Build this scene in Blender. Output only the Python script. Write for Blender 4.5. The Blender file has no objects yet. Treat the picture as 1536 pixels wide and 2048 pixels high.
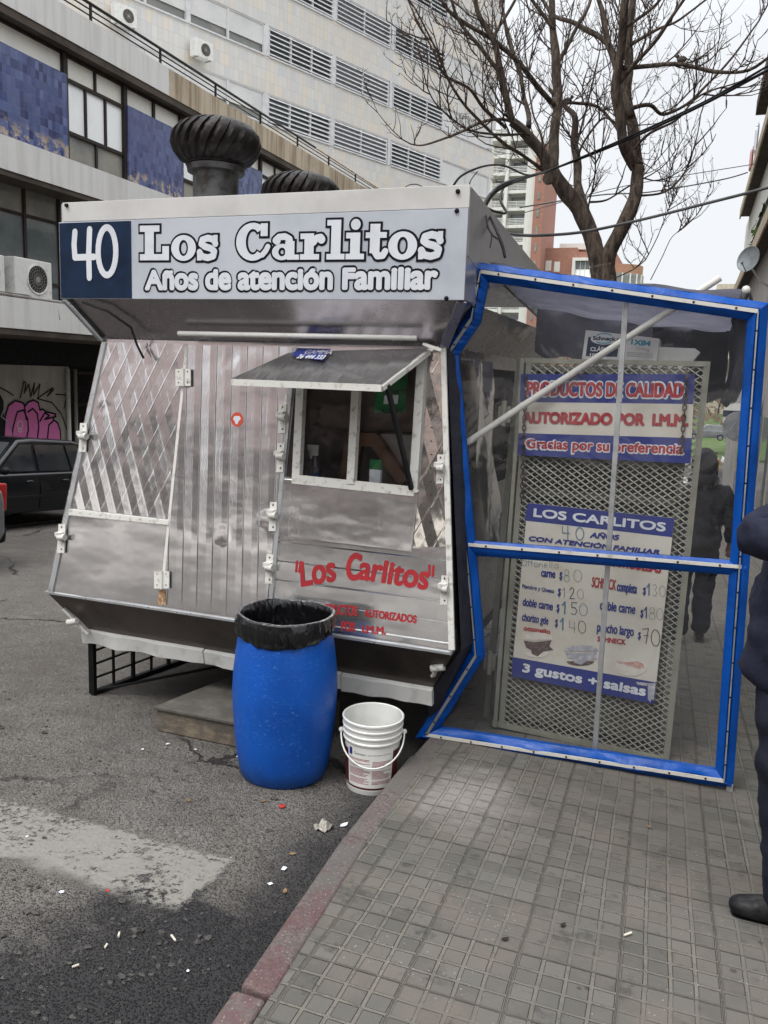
import bpy, math, random
import mathutils
from mathutils import Vector as V, Matrix, noise as mnoise
R = math.radians
random.seed(7)
S = bpy.context.scene
COL = S.collection

# ------------------------------------------------------------------ camera, sky, sun, exposure
CAM = V((0, 0, 1.65)); FPX = 1660.0                      # focal length in pixels of a 1536 x 2048 frame
YAW, PITCH, ROLL = R(19.85), R(9.29), R(-2.08)
_f = V((-math.sin(YAW) * math.cos(PITCH), math.cos(YAW) * math.cos(PITCH), -math.sin(PITCH)))
_r0 = V((math.cos(YAW), math.sin(YAW), 0)); _d0 = _f.cross(_r0)
RT = math.cos(ROLL) * _r0 + math.sin(ROLL) * _d0
DN = -math.sin(ROLL) * _r0 + math.cos(ROLL) * _d0
FW = _f
cd = bpy.data.cameras.new('camera'); cd.sensor_fit = 'VERTICAL'; cd.sensor_height = 24.0
cd.lens = 24.0 * FPX / 2048.0; cd.clip_start = 0.05; cd.clip_end = 3000
cam = bpy.data.objects.new('camera', cd); COL.objects.link(cam); S.camera = cam
mw = Matrix((RT, -DN, -FW)).transposed().to_4x4(); mw.translation = CAM; cam.matrix_world = mw
S.render.resolution_x, S.render.resolution_y = 768, 1024

SUN_EL, SUN_AZ = R(58), R(205)                            # high, behind the camera to the left, through cloud
W = bpy.data.worlds.new('World'); S.world = W; W.use_nodes = True
wt = W.node_tree; wt.nodes.clear()
sky = wt.nodes.new('ShaderNodeTexSky'); sky.sky_type = 'NISHITA'; sky.sun_disc = False
sky.sun_elevation = SUN_EL; sky.sun_rotation = SUN_AZ; sky.dust_density = 4.0; sky.air_density = 1.2
hs = wt.nodes.new('ShaderNodeHueSaturation'); hs.inputs['Saturation'].default_value = 0.25; hs.inputs['Value'].default_value = 1.0
mxw = wt.nodes.new('ShaderNodeMix'); mxw.data_type = 'RGBA'; mxw.inputs[0].default_value = 0.86
mxw.inputs[7].default_value = (8.9, 9.15, 9.5, 1)         # the even white of the cloud cover
bg = wt.nodes.new('ShaderNodeBackground'); bg.inputs['Strength'].default_value = 0.1
wo = wt.nodes.new('ShaderNodeOutputWorld')
wt.links.new(sky.outputs[0], hs.inputs['Color']); wt.links.new(hs.outputs[0], mxw.inputs[6])
# an overcast dome is brightest overhead
tcw = wt.nodes.new('ShaderNodeTexCoord'); spw = wt.nodes.new('ShaderNodeSeparateXYZ'); wt.links.new(tcw.outputs['Generated'], spw.inputs[0])
mrw = wt.nodes.new('ShaderNodeMapRange'); mrw.interpolation_type = 'SMOOTHSTEP'; mrw.inputs[1].default_value = 0.30; mrw.inputs[2].default_value = 1.0; mrw.inputs[3].default_value = 0.84; mrw.inputs[4].default_value = 2.9
wt.links.new(spw.outputs[2], mrw.inputs[0]); scw = wt.nodes.new('ShaderNodeVectorMath'); scw.operation = 'SCALE'
wt.links.new(mxw.outputs[2], scw.inputs[0]); wt.links.new(mrw.outputs[0], scw.inputs['Scale']); wt.links.new(scw.outputs[0], bg.inputs['Color']); wt.links.new(bg.outputs[0], wo.inputs['Surface'])
sl = bpy.data.lights.new('sun', 'SUN'); sl.energy = 1.1; sl.angle = R(22); sl.color = (1.0, 0.97, 0.93)
so = bpy.data.objects.new('sun', sl); COL.objects.link(so); so.location = (0, 0, 40)
_sd = V((math.sin(SUN_AZ) * math.cos(SUN_EL), math.cos(SUN_AZ) * math.cos(SUN_EL), math.sin(SUN_EL)))
so.rotation_euler = (-_sd).to_track_quat('-Z', 'Y').to_euler()
S.view_settings.view_transform = 'Standard'; S.view_settings.look = 'None'
S.view_settings.exposure = 0.4; S.view_settings.gamma = 1.0
S.cycles.max_bounces = 8; S.cycles.transparent_max_bounces = 24; S.cycles.use_denoising = True
S.cycles.caustics_reflective = False; S.cycles.caustics_refractive = False

# ------------------------------------------------------------------ places: a pixel of the photograph meets a real plane
def ray(x, y): return FW + RT * ((x - 768) / FPX) + DN * ((y - 1024) / FPX)
def onY(x, y, Y): v = ray(x, y); return CAM + v * (Y / v.y)
def onX(x, y, X): v = ray(x, y); return CAM + v * (X / v.x)
def onP(x, y, P, n): v = ray(x, y); return CAM + v * ((P - CAM).dot(n) / v.dot(n))
def prof(Y):                                              # the street falls away downhill
    pts = [(-80, 5.6), (-20, 1.6), (10, -0.8), (25, -1.95), (43, -3.0), (80, -4.95), (110, -5.8), (160, -6.5), (900, -7)]
    for (a, za), (b, zb) in zip(pts, pts[1:]):
        if Y <= b: return za + (zb - za) * (Y - a) / (b - a)
    return pts[-1][1]
RD = -0.14                                                # road below pavement
def road(x, y):
    v = ray(x, y); t = (RD - CAM.z) / (v.z + 0.08 * v.y); return CAM + v * t
def pave(x, y):
    v = ray(x, y); t = (0 - CAM.z) / (v.z + 0.08 * v.y); return CAM + v * t

# ------------------------------------------------------------------ mesh helpers
class MB:
    def __init__(s): s.v = []; s.f = []
    def add(s, vs, fs):
        o = len(s.v); s.v += [V(p) for p in vs]; s.f += [tuple(i + o for i in f) for f in fs]; return s
    def box(s, x0, x1, y0, y1, z0, z1):
        return s.hexa([(x0,y0,z0),(x1,y0,z0),(x1,y1,z0),(x0,y1,z0),(x0,y0,z1),(x1,y0,z1),(x1,y1,z1),(x0,y1,z1)])
    def hexa(s, p):
        return s.add(p, [(3,2,1,0),(4,5,6,7),(0,1,5,4),(1,2,6,5),(2,3,7,6),(3,0,4,7)])
    def bar(s, p, q, w, h=None, up=(0,0,1)):
        p, q = V(p), V(q); h = h or w; d = (q - p).normalized(); u = V(up)
        if abs(d.dot(u)) > 0.98: u = V((0, 1, 0))
        a = d.cross(u).normalized() * (w / 2); b = a.cross(d).normalized() * (h / 2)
        return s.hexa([p-a-b, p+a-b, p+a+b, p-a+b, q-a-b, q+a-b, q+a+b, q-a+b])
    def quad(s, *p): return s.add(p, [tuple(range(len(p)))])
    def plate(s, pts, ext):                               # a polygon with thickness
        n = len(pts); e = V(ext); pts = [V(p) for p in pts]
        return s.add(pts + [p + e for p in pts], [tuple(range(n))[::-1], tuple(range(n, 2*n))] + [(i, (i+1) % n, n + (i+1) % n, n + i) for i in range(n)])
    def tube(s, pts, r, n=8, cap=True):
        pts = [V(p) for p in pts]; m = len(pts); rs = r if isinstance(r, (list, tuple)) else [r] * m
        ref = None; vs = []; fs = []
        for i, p in enumerate(pts):
            d = (pts[min(i+1, m-1)] - pts[max(i-1, 0)]);
            d = d.normalized() if d.length > 1e-9 else V((0,0,1))
            if ref is None: ref = V((0,0,1)) if abs(d.z) < .9 else V((1,0,0))
            a = (ref - d * ref.dot(d)).normalized(); ref = a; b = d.cross(a)
            vs += [p + (a * math.cos(2*math.pi*k/n) + b * math.sin(2*math.pi*k/n)) * rs[i] for k in range(n)]
        for i in range(m - 1):
            fs += [(i*n+k, i*n+(k+1) % n, (i+1)*n+(k+1) % n, (i+1)*n+k) for k in range(n)]
        if cap: fs += [tuple(range(n))[::-1], tuple(range((m-1)*n, m*n))]
        return s.add(vs, fs)
    def lathe(s, prof_, c, n=40, axis='z', caps=True):
        vs = []; fs = []; m = len(prof_)
        for r, z in prof_:
            for k in range(n):
                a = 2*math.pi*k/n; x, y = r*math.cos(a), r*math.sin(a)
                vs.append(V(c) + (V((x, y, z)) if axis == 'z' else V((x, z, y)) if axis == 'y' else V((z, x, y))))
        for i in range(m - 1):
            fs += [(i*n+k, i*n+(k+1) % n, (i+1)*n+(k+1) % n, (i+1)*n+k) for k in range(n)]
        if caps and prof_[0][0] > 1e-6: fs.append(tuple(range(n))[::-1])
        if caps and prof_[-1][0] > 1e-6: fs.append(tuple(range((m-1)*n, m*n)))
        return s.add(vs, fs)
    def ball(s, c, r, n=8, m=6):
        r = r if isinstance(r, (tuple, list)) else (r, r, r)
        vs = []; fs = []
        for i in range(m + 1):
            t = math.pi * i / m
            for k in range(n):
                a = 2*math.pi*k/n
                vs.append(V(c) + V((r[0]*math.sin(t)*math.cos(a), r[1]*math.sin(t)*math.sin(a), r[2]*math.cos(t))))
        for i in range(m):
            fs += [(i*n+k, (i+1)*n+k, (i+1)*n+(k+1) % n, i*n+(k+1) % n) for k in range(n)]
        return s.add(vs, fs)
    def grid(s, fn, nu, nv):                              # fn(u, v) in 0..1
        vs = [fn(i/nu, j/nv) for j in range(nv+1) for i in range(nu+1)]
        return s.add(vs, [(j*(nu+1)+i, j*(nu+1)+i+1, (j+1)*(nu+1)+i+1, (j+1)*(nu+1)+i) for j in range(nv) for i in range(nu)])

ORG = {}
def make(name, mb, mat, parent=None, loc=None, smooth=False, bevel=0, seg=2, label=None, solid=0):
    """links a mesh builder as ONE object; vertices are given in world space"""
    if mb.v and loc is None and parent is None:
        lo = V((min(v.x for v in mb.v), min(v.y for v in mb.v), min(v.z for v in mb.v))); hi = V((max(v.x for v in mb.v), max(v.y for v in mb.v), 0))
        loc = V(((lo.x + hi.x) / 2, (lo.y + hi.y) / 2, lo.z))
    o_ = ORG[parent.name] if parent else V(loc)
    me = bpy.data.meshes.new(name); me.from_pydata([v - o_ for v in mb.v], [], mb.f); me.validate()
    ob = bpy.data.objects.new(name, me); COL.objects.link(ob)
    if parent: ob.parent = parent
    else: ob.location = o_
    ORG[ob.name] = o_
    if isinstance(mat, (list, tuple)):
        for m in mat: me.materials.append(m)
    elif mat: me.materials.append(mat)
    bm_fix(me)
    if smooth:
        me.shade_smooth()
        if smooth is not True: me.set_sharp_from_angle(angle=R(smooth))
    if solid:
        md = ob.modifiers.new('thickness', 'SOLIDIFY'); md.thickness = solid; md.offset = 0
    if bevel:
        md = ob.modifiers.new('bevel', 'BEVEL'); md.width = bevel; md.segments = seg; md.limit_method = 'ANGLE'; md.angle_limit = R(40)
    if label: ob['label'] = label
    return ob
import bmesh
def bm_fix(me):
    bm = bmesh.new(); bm.from_mesh(me)
    bmesh.ops.recalc_face_normals(bm, faces=bm.faces[:]); bm.to_mesh(me); bm.free()
def thing(name, label, cat, loc, group=None):
    o = bpy.data.objects.new(name, None); COL.objects.link(o); o.location = loc; o.empty_display_size = .2
    o['label'] = label; o['category'] = cat
    if group: o['group'] = group
    ORG[o.name] = V(loc); return o
def tag(o, label, cat, group=None):
    o['label'] = label; o['category'] = cat
    if group: o['group'] = group
    return o
def struct(name, mb, mat, kind='structure', **k):
    o = make(name, mb, mat, loc=(0, 0, 0), **k); o['kind'] = kind; return o
def copy_tree(o, parent=None):
    c = o.copy(); COL.objects.link(c)
    if parent: c.parent = parent
    for ch in list(o.children): copy_tree(ch, c)
    return c

# ------------------------------------------------------------------ material helpers
class G:
    def __init__(s, name):
        s.m = bpy.data.materials.new(name); s.m.use_nodes = True; s.t = s.m.node_tree
        s.p = s.t.nodes['Principled BSDF']; s.out = s.t.nodes['Material Output']
        s.tc = s.t.nodes.new('ShaderNodeTexCoord'); s.obj = s.tc.outputs['Object']
        s.pos = s.t.nodes.new('ShaderNodeNewGeometry').outputs['Position']
    def n(s, t): return s.t.nodes.new(t)
    def lk(s, a, b):
        if isinstance(a, (int, float)): b.default_value = a
        elif isinstance(a, (tuple, list)): b.default_value = tuple(a) if len(a) != 3 or b.type == 'VECTOR' else (*a, 1)
        else: s.t.links.new(a, b)
    def math(s, op, a, b=0.0, clamp=False):
        n = s.n('ShaderNodeMath'); n.operation = op; n.use_clamp = clamp; s.lk(a, n.inputs[0]); s.lk(b, n.inputs[1]); return n.outputs[0]
    def sep(s, v): n = s.n('ShaderNodeSeparateXYZ'); s.lk(v, n.inputs[0]); return n.outputs
    def comb(s, x, y, z=0.0):
        n = s.n('ShaderNodeCombineXYZ'); s.lk(x, n.inputs[0]); s.lk(y, n.inputs[1]); s.lk(z, n.inputs[2]); return n.outputs[0]
    def vm(s, op, a, b): n = s.n('ShaderNodeVectorMath'); n.operation = op; s.lk(a, n.inputs[0]); s.lk(b, n.inputs[1]); return n.outputs[0]
    def noise(s, vec, scale, detail=3.0, rough=.55, out=0, dist=0.0):
        n = s.n('ShaderNodeTexNoise'); s.lk(vec, n.inputs['Vector']); n.inputs['Scale'].default_value = scale
        n.inputs['Detail'].default_value = detail; n.inputs['Roughness'].default_value = rough; n.inputs['Distortion'].default_value = dist; return n.outputs[out]
    def vor(s, vec, scale, out='Distance', feat='F1', rnd=1.0):
        n = s.n('ShaderNodeTexVoronoi'); n.feature = feat; s.lk(vec, n.inputs['Vector']); n.inputs['Scale'].default_value = scale; n.inputs['Randomness'].default_value = rnd
        return n.outputs[out]
    def white(s, vec, out=0): n = s.n('ShaderNodeTexWhiteNoise'); n.noise_dimensions = '3D'; s.lk(vec, n.inputs['Vector']); return n.outputs[out]
    def ss(s, x, lo, hi, a=0.0, b=1.0, interp='SMOOTHSTEP'):
        n = s.n('ShaderNodeMapRange'); n.interpolation_type = interp; s.lk(x, n.inputs[0]); s.lk(lo, n.inputs[1]); s.lk(hi, n.inputs[2]); s.lk(a, n.inputs[3]); s.lk(b, n.inputs[4]); return n.outputs[0]
    def mix(s, f, a, b, mode='MIX'):
        n = s.n('ShaderNodeMix'); n.data_type = 'RGBA'; n.blend_type = mode; s.lk(f, n.inputs[0]); s.lk(a, n.inputs[6]); s.lk(b, n.inputs[7]); return n.outputs[2]
    def bump(s, h, dist=.01, strength=1.0, prev=None):
        n = s.n('ShaderNodeBump'); n.inputs['Distance'].default_value = dist; n.inputs['Strength'].default_value = strength
        s.lk(h, n.inputs['Height'])
        if prev is not None: s.lk(prev, n.inputs['Normal'])
        return n.outputs[0]
    def fin(s, col=None, rough=None, metal=None, nrm=None, **kw):
        for k, v in (('Base Color', col), ('Roughness', rough), ('Metallic', metal), ('Normal', nrm)):
            if v is not None: s.lk(v, s.p.inputs[k])
        for k, v in kw.items(): s.lk(v, s.p.inputs[k.replace('_', ' ')])
        return s.m
def M(name, c, rough=.6, metal=0.0, c2=None, sc=6.0, lo=.4, hi=.7, bump=0.0, bsc=30.0, spec=None, coat=0.0, detail=5.0):
    g = G(name); c2 = c2 or tuple(x * .72 for x in c)
    f = g.ss(g.noise(g.pos, sc, detail, .6), lo, hi)
    col = g.mix(f, c, c2)
    nr = g.bump(g.noise(g.pos, bsc, 4), bump) if bump else None
    ro = g.ss(g.noise(g.pos, sc * 2.3, 4), .3, .7, max(0.02, rough - .08), min(1, rough + .08))
    kw = {}
    kw['Specular_IOR_Level'] = .22 if spec is None else spec
    if coat: kw['Coat_Weight'] = coat
    return g.fin(col, ro, metal, nr, **kw)
# ------------------------------------------------------------------ materials
def asphalt():
    g = G('worn asphalt'); p = g.pos; x, y, z = g.sep(p)
    big = g.noise(p, .55, 5, .6); mid = g.noise(p, 5, 5, .65); fine = g.noise(p, 110, 3, .7)
    c = g.mix(g.ss(big, .35, .68), (.205, .192, .176), (.125, .113, .103))
    c = g.mix(g.ss(mid, .3, .75), c, g.mix(.5, c, (.095, .083, .074)))
    vd = g.vor(p, 105); vc = g.vor(p, 105, 'Color')
    st = g.math('MULTIPLY', g.ss(vd, .42, .18), g.ss(g.sep(vc)[0], .50, .70))
    c = g.mix(g.math('MULTIPLY', st, .45), c, (.29, .27, .245))
    c = g.mix(g.math('MULTIPLY', g.ss(g.sep(vc)[1], .6, .9), .4), c, (.055, .049, .046))
    # cracks that wander across the surface, and patched, paler stretches
    ed = g.vor(g.vm('ADD', p, g.vm('MULTIPLY', g.noise(p, 4, 4, .7, out=1), (.35, .35, 0))), .75, 'Distance', 'DISTANCE_TO_EDGE')
    ck = g.math('MULTIPLY', g.ss(ed, .020, .004), g.ss(g.noise(p, .9, 3), .46, .60)); c = g.mix(g.math('MULTIPLY', ck, .85), c, (.022, .02, .019))
    c = g.mix(g.math('MULTIPLY', g.ss(g.noise(p, 1.1, 4, .7), .55, .72), .55), c, (.185, .17, .15))
    # oily dark patch that has soaked in along the gutter
    wob = g.math('MULTIPLY', g.math('SUBTRACT', g.noise(p, 1.7, 5, .65), .5), 1.5)
    xs = g.math('ADD', x, wob); ys = g.math('ADD', y, wob)
    a = g.math('MULTIPLY', g.ss(xs, -2.35, -1.85), g.ss(ys, 2.62, 2.35))
    b = g.ss(g.math('ADD', x, g.math('MULTIPLY', wob, .3)), -1.62, -1.3)
    wet = g.math('MULTIPLY', g.math('MAXIMUM', a, g.math('MULTIPLY', b, .9)), g.ss(y, 5.5, 4.6))
    c = g.mix(g.math('MULTIPLY', wet, .93), c, (.026, .025, .027))
    h = g.math('ADD', g.math('MULTIPLY', g.ss(vd, .55, .0), 1.0), g.math('MULTIPLY', fine, .5))
    h2 = g.math('ADD', h, g.math('MULTIPLY', g.noise(p, 26, 4, .7), 1.6)); h2 = g.math('SUBTRACT', h2, g.math('MULTIPLY', ck, 1.5))
    ro = g.ss(wet, 0, 1, .93, .72)
    return g.fin(c, ro, nrm=g.bump(h2, .016), Specular_IOR_Level=.2)
def paving():
    g = G('grooved cement paving'); p0 = g.pos
    dis = g.vm('MULTIPLY', g.vm('SUBTRACT', g.noise(p0, 2.2, 2, .5, out=1), (.5, .5, .5)), (.016, .016, 0))
    p = g.vm('ADD', p0, dis); x, y, z = g.sep(p); P = .0775
    xr = g.math('ADD', x, g.math('MULTIPLY', y, .022))
    u = g.math('DIVIDE', xr, P); v = g.math('DIVIDE', y, P)
    fu = g.math('ABSOLUTE', g.math('SUBTRACT', g.math('FRACT', u), .5)); fv = g.math('ABSOLUTE', g.math('SUBTRACT', g.math('FRACT', v), .5))
    wv = g.math('ADD', .368, g.math('MULTIPLY', g.noise(p0, 9, 3), .04))
    gx = g.ss(fu, wv, g.math('ADD', wv, .045)); gy = g.ss(fv, g.math('ADD', wv, .012), g.math('ADD', wv, .055))
    gr = g.math('MAXIMUM', gx, gy)
    cell = g.comb(g.math('FLOOR', u), g.math('FLOOR', v)); tile = g.comb(g.math('FLOOR', g.math('DIVIDE', u, 4)), g.math('FLOOR', g.math('DIVIDE', v, 4)))
    rc = g.white(cell); rt = g.white(tile)
    # worn-out tiles whose grooves have filled
    worn = g.math('MULTIPLY', g.ss(g.math('ADD', g.noise(p0, .9, 4, .6), g.math('MULTIPLY', rt, .34)), .50, .78), .9)
    base = g.mix(rc, (.092, .088, .079), (.138, .132, .118))
    base = g.mix(g.math('MULTIPLY', rt, .35), base, (.092, .086, .078))
    base = g.mix(g.ss(g.noise(p0, 3.2, 5, .65), .42, .70), base, (.138, .122, .104))
    base = g.mix(g.math('MULTIPLY', g.ss(g.noise(p0, 7.5, 4, .7), .56, .70), .75), base, (.058, .055, .051))
    spots = g.math('MULTIPLY', g.ss(g.vor(p0, 7), .10, .06), g.ss(g.white(g.vm('FLOOR', g.vm('MULTIPLY', p0, (7, 7, 0)), (0, 0, 0))), .4, .6))
    base = g.mix(g.math('MULTIPLY', spots, .75), base, (.045, .043, .042))
    sand = g.mix(g.noise(p0, 20, 3), (.205, .190, .162), (.125, .116, .100))
    gm = g.math('MULTIPLY', gr, g.math('SUBTRACT', 1.0, g.math('MULTIPLY', worn, .75))); gm = g.math('MULTIPLY', gm, g.ss(g.noise(p0, 14, 5, .7), .22, .55, .35, 1.0))
    c = g.mix(g.math('MULTIPLY', gm, .72), base, sand)
    ju = g.math('ABSOLUTE', g.math('SUBTRACT', g.math('FRACT', g.math('ADD', g.math('DIVIDE', u, 4), .5)), .5)); jv = g.math('ABSOLUTE', g.math('SUBTRACT', g.math('FRACT', g.math('ADD', g.math('DIVIDE', v, 4), .5)), .5))
    jt = g.ss(g.math('MINIMUM', ju, jv), .011, .005)
    c = g.mix(g.math('MULTIPLY', jt, .30), c, (.062, .058, .052))
    # pale cement dust by the kerb and a broken, patched tile by the post
    xx, yy, zz = g.sep(p0)
    dd = g.n('ShaderNodeVectorMath'); dd.operation = 'DISTANCE'; g.lk(g.vm('MULTIPLY', p0, (1, .75, 0)), dd.inputs[0]); dd.inputs[1].default_value = (-.83, 2.68, 0)
    du = g.math('MULTIPLY', g.ss(g.math('ADD', dd.outputs['Value'], g.math('MULTIPLY', g.noise(p0, 6, 5, .7), .5)), .62, .25), .75)
    c = g.mix(du, c, (.30, .275, .25))
    speck = g.math('MULTIPLY', g.ss(g.vor(p0, 45), .13, .07), g.ss(g.noise(p0, 3, 2), .5, .6))
    c = g.mix(speck, c, (.34, .33, .30))
    far = g.ss(yy, 22.0, 22.3); c = g.mix(g.math('MULTIPLY', far, g.ss(yy, 30.3, 30)), c, (.25, .17, .15))
    h = g.math('SUBTRACT', g.math('MULTIPLY', g.noise(p0, 90, 3), .12), g.math('ADD', g.math('MULTIPLY', gm, .8), jt))
    h = g.math('ADD', h, g.math('MULTIPLY', rt, .25))
    return g.fin(c, .9, nrm=g.bump(h, .014), Specular_IOR_Level=.12)
def kerbstone():
    g = G('red granite kerb'); p = g.pos; x, y, z = g.sep(p)
    c = g.mix(g.ss(g.noise(p, 75, 4, .85), .35, .65), (.070, .056, .052), (.175, .142, .132)); c = g.mix(g.math('MULTIPLY', g.ss(g.noise(p, 16, 5, .75), .5, .7), .6), c, (.06, .052, .048))
    c = g.mix(g.ss(g.noise(p, 3, 4), .45, .65), c, (.12, .11, .10))
    rs = g.white(g.comb(g.math('FLOOR', g.math('ADD', y, .02)), 3.0)); c = g.mix(g.math('MULTIPLY', rs, .55), c, g.mix(.5, c, (.05, .046, .042)))
    red = g.math('MULTIPLY', g.ss(g.math('ADD', g.noise(p, 9, 5, .75), g.math('MULTIPLY', y, -.16)), .05, .26), .55)
    c = g.mix(red, c, (.105, .036, .038))
    sp = g.math('MULTIPLY', g.ss(g.vor(p, 60), .2, .1), .6); c = g.mix(sp, c, (.33, .29, .28))
    return g.fin(c, .85, nrm=g.bump(g.noise(p, 60, 4, .7), .006))
def stripe_mat():
    g = G('worn crossing paint'); p = g.pos
    m = g.ss(g.math('ADD', g.math('MULTIPLY', g.noise(p, 34, 8, .8), .72), g.math('MULTIPLY', g.noise(p, 2.2, 4, .65), .42)), .49, .56)
    x, y, z = g.sep(p)
    e1_ = g.math('ADD', g.math('SUBTRACT', -1.60, x), g.math('MULTIPLY', g.math('SUBTRACT', g.noise(p, 22, 6, .75), .5), .13)); e2_ = g.math('ADD', g.math('SUBTRACT', 2.80, y), g.math('MULTIPLY', g.math('SUBTRACT', g.noise(p, 19, 6, .75), .5), .09))
    m = g.math('MULTIPLY', m, g.math('MULTIPLY', g.ss(e1_, .0, .03), g.ss(e2_, .0, .025)))
    m = g.math('MULTIPLY', m, g.ss(g.math('ADD', y, g.math('MULTIPLY', g.noise(p, 7, 4), .24)), 2.45, 2.57))
    g.t.nodes.remove(g.p); d = g.n('ShaderNodeBsdfPrincipled'); d.inputs['Roughness'].default_value = .85
    g.lk(g.mix(g.noise(p, 30, 4), (.245, .232, .205), (.165, .156, .142)), d.inputs['Base Color'])
    g.lk(g.bump(g.noise(p, 70, 3), .006), d.inputs['Normal'])
    tr = g.n('ShaderNodeBsdfTransparent'); ms = g.n('ShaderNodeMixShader')
    g.lk(m, ms.inputs[0]); g.lk(tr.outputs[0], ms.inputs[1]); g.lk(d.outputs[0], ms.inputs[2]); g.lk(ms.outputs[0], g.out.inputs[0]); return g.m
def steel(name, pattern=None, rough=.13, tint=(.86, .85, .86), dent=1.0, per=.14, bd=.0065):
    """thin stainless sheet: pressed diamonds, ribs or plain, buckled and scuffed"""
    g = G(name); p = g.pos; x, y, z = g.sep(p)
    ps = g.vm('MULTIPLY', p, (1, 1, 1.9)); h = g.math('MULTIPLY', g.noise(ps, 1.8, 1.2, .4), 1.5 * dent)
    h = g.math('ADD', h, g.math('MULTIPLY', g.noise(ps, 7, 1, .4), .22 * dent))
    if pattern == 'diamond':
        wob = g.math('MULTIPLY', g.noise(p, 2, 2), .12)
        a = g.math('ADD', g.math('DIVIDE', g.math('ADD', x, g.math('MULTIPLY', z, .37)), per * .82), wob); b = g.math('ADD', g.math('DIVIDE', g.math('SUBTRACT', x, g.math('MULTIPLY', z, .50)), per * .82), wob)
        fa = g.math('ABSOLUTE', g.math('SUBTRACT', g.math('FRACT', a), .5)); fb = g.math('ABSOLUTE', g.math('SUBTRACT', g.math('FRACT', b), .5))
        ra = g.ss(fa, .36, .5); rb = g.ss(fb, .44, .5)
        h = g.math('ADD', h, g.math('ADD', g.math('MULTIPLY', g.math('ADD', ra, rb), .05), g.math('ADD', g.math('MULTIPLY', fa, .46), g.math('MULTIPLY', fb, .42))))
        cell = g.white(g.comb(g.math('FLOOR', g.math('ADD', a, .5)), g.math('FLOOR', g.math('ADD', b, .5))))
        h = g.math('ADD', h, g.math('MULTIPLY', g.math('MULTIPLY', cell, g.math('SUBTRACT', fa, fb)), .6))
    if pattern == 'rib':
        a = g.math('DIVIDE', g.math('ADD', x, g.math('MULTIPLY', z, .055)), .098); fr = g.math('FRACT', a)
        h = g.math('ADD', h, g.math('ADD', g.math('MULTIPLY', g.math('PINGPONG', a, .5), .8), g.ss(fr, .90, 1.0, 0, .8)))
        h = g.math('ADD', h, g.math('MULTIPLY', g.math('MULTIPLY', g.white(g.comb(g.math('FLOOR', a), 0.0)), fr), 1.1))
    if pattern == 'hrib':
        a = g.math('DIVIDE', z, .105); fr = g.math('FRACT', a)
        h = g.math('ADD', h, g.math('ADD', g.ss(fr, .84, .93, 0, .9), g.math('MULTIPLY', fr, -.7)))
    # knocks and dings with a crisp lip
    dv = g.vor(g.vm('ADD', p, g.vm('MULTIPLY', g.noise(p, 6, 2, .5, out=1), (.08, .08, .08))), 3.4); dc = g.sep(g.vor(p, 3.4, 'Color'))[0]
    h = g.math('SUBTRACT', h, g.math('MULTIPLY', g.math('MULTIPLY', g.ss(dv, .24, .03), g.ss(dc, .66, .74)), .45 * dent))
    sl_ = g.noise(g.vm('MULTIPLY', p, (5, 1, .55)), 3.3, 5, .75); h = g.math('ADD', h, g.math('MULTIPLY', g.ss(sl_, .60, .66), .03 * dent))
    nr = g.bump(h, bd); nr = g.bump(g.noise(g.vm('MULTIPLY', p, (1, 1, .12)), 180, 2), .00025, prev=nr)
    sm = g.noise(p, 4.5, 6, .7); ro = g.ss(sm, .3, .75, rough * .85, rough * 1.2)
    c = g.mix(g.ss(g.noise(p, 2.2, 5, .65), .38, .7), tint, tuple(t * .84 for t in tint))
    c = g.mix(g.math('MULTIPLY', g.ss(g.noise(p, 30, 4, .8), .66, .74), .35), c, (.22, .19, .17))
    return g.fin(c, ro, .96, nr)
def sheet_film(name, haze=.07, tint=(.965, .97, .975)):
    """clear vinyl or window glass: looked through, with a faint milky scatter and sky reflections"""
    g = G(name); p = g.pos; g.t.nodes.remove(g.p)
    tr = g.n('ShaderNodeBsdfTransparent'); tr.inputs[0].default_value = (*tint, 1)
    df = g.n('ShaderNodeBsdfDiffuse'); df.inputs[0].default_value = (.62, .63, .68, 1)
    gl = g.n('ShaderNodeBsdfGlossy'); gl.inputs['Roughness'].default_value = .06
    nr = g.bump(g.noise(p, 2.3, 3, .5, dist=.8), .02); g.lk(nr, gl.inputs['Normal'])
    fr = g.n('ShaderNodeFresnel'); fr.inputs[0].default_value = 1.45; g.lk(nr, fr.inputs['Normal'])
    m1 = g.n('ShaderNodeMixShader'); m2 = g.n('ShaderNodeMixShader')
    hz = g.math('MULTIPLY', g.ss(g.noise(p, 1.4, 5, .65), .25, .75, .5, 1.5), haze)
    hz = g.math('ADD', hz, g.math('MULTIPLY', g.ss(g.noise(g.vm('MULTIPLY', p, (1, 1, .22)), 9, 5, .7), .62, .74), haze * 2.2)); g.lk(hz, m1.inputs[0]); g.lk(tr.outputs[0], m1.inputs[1]); g.lk(df.outputs[0], m1.inputs[2])  # second term paints upright streaks of hazy reflection as diffuse white
    g.lk(g.math('MULTIPLY', fr.outputs[0], .9), m2.inputs[0]); g.lk(m1.outputs[0], m2.inputs[1]); g.lk(gl.outputs[0], m2.inputs[2]); g.lk(m2.outputs[0], g.out.inputs[0]); return g.m
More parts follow.
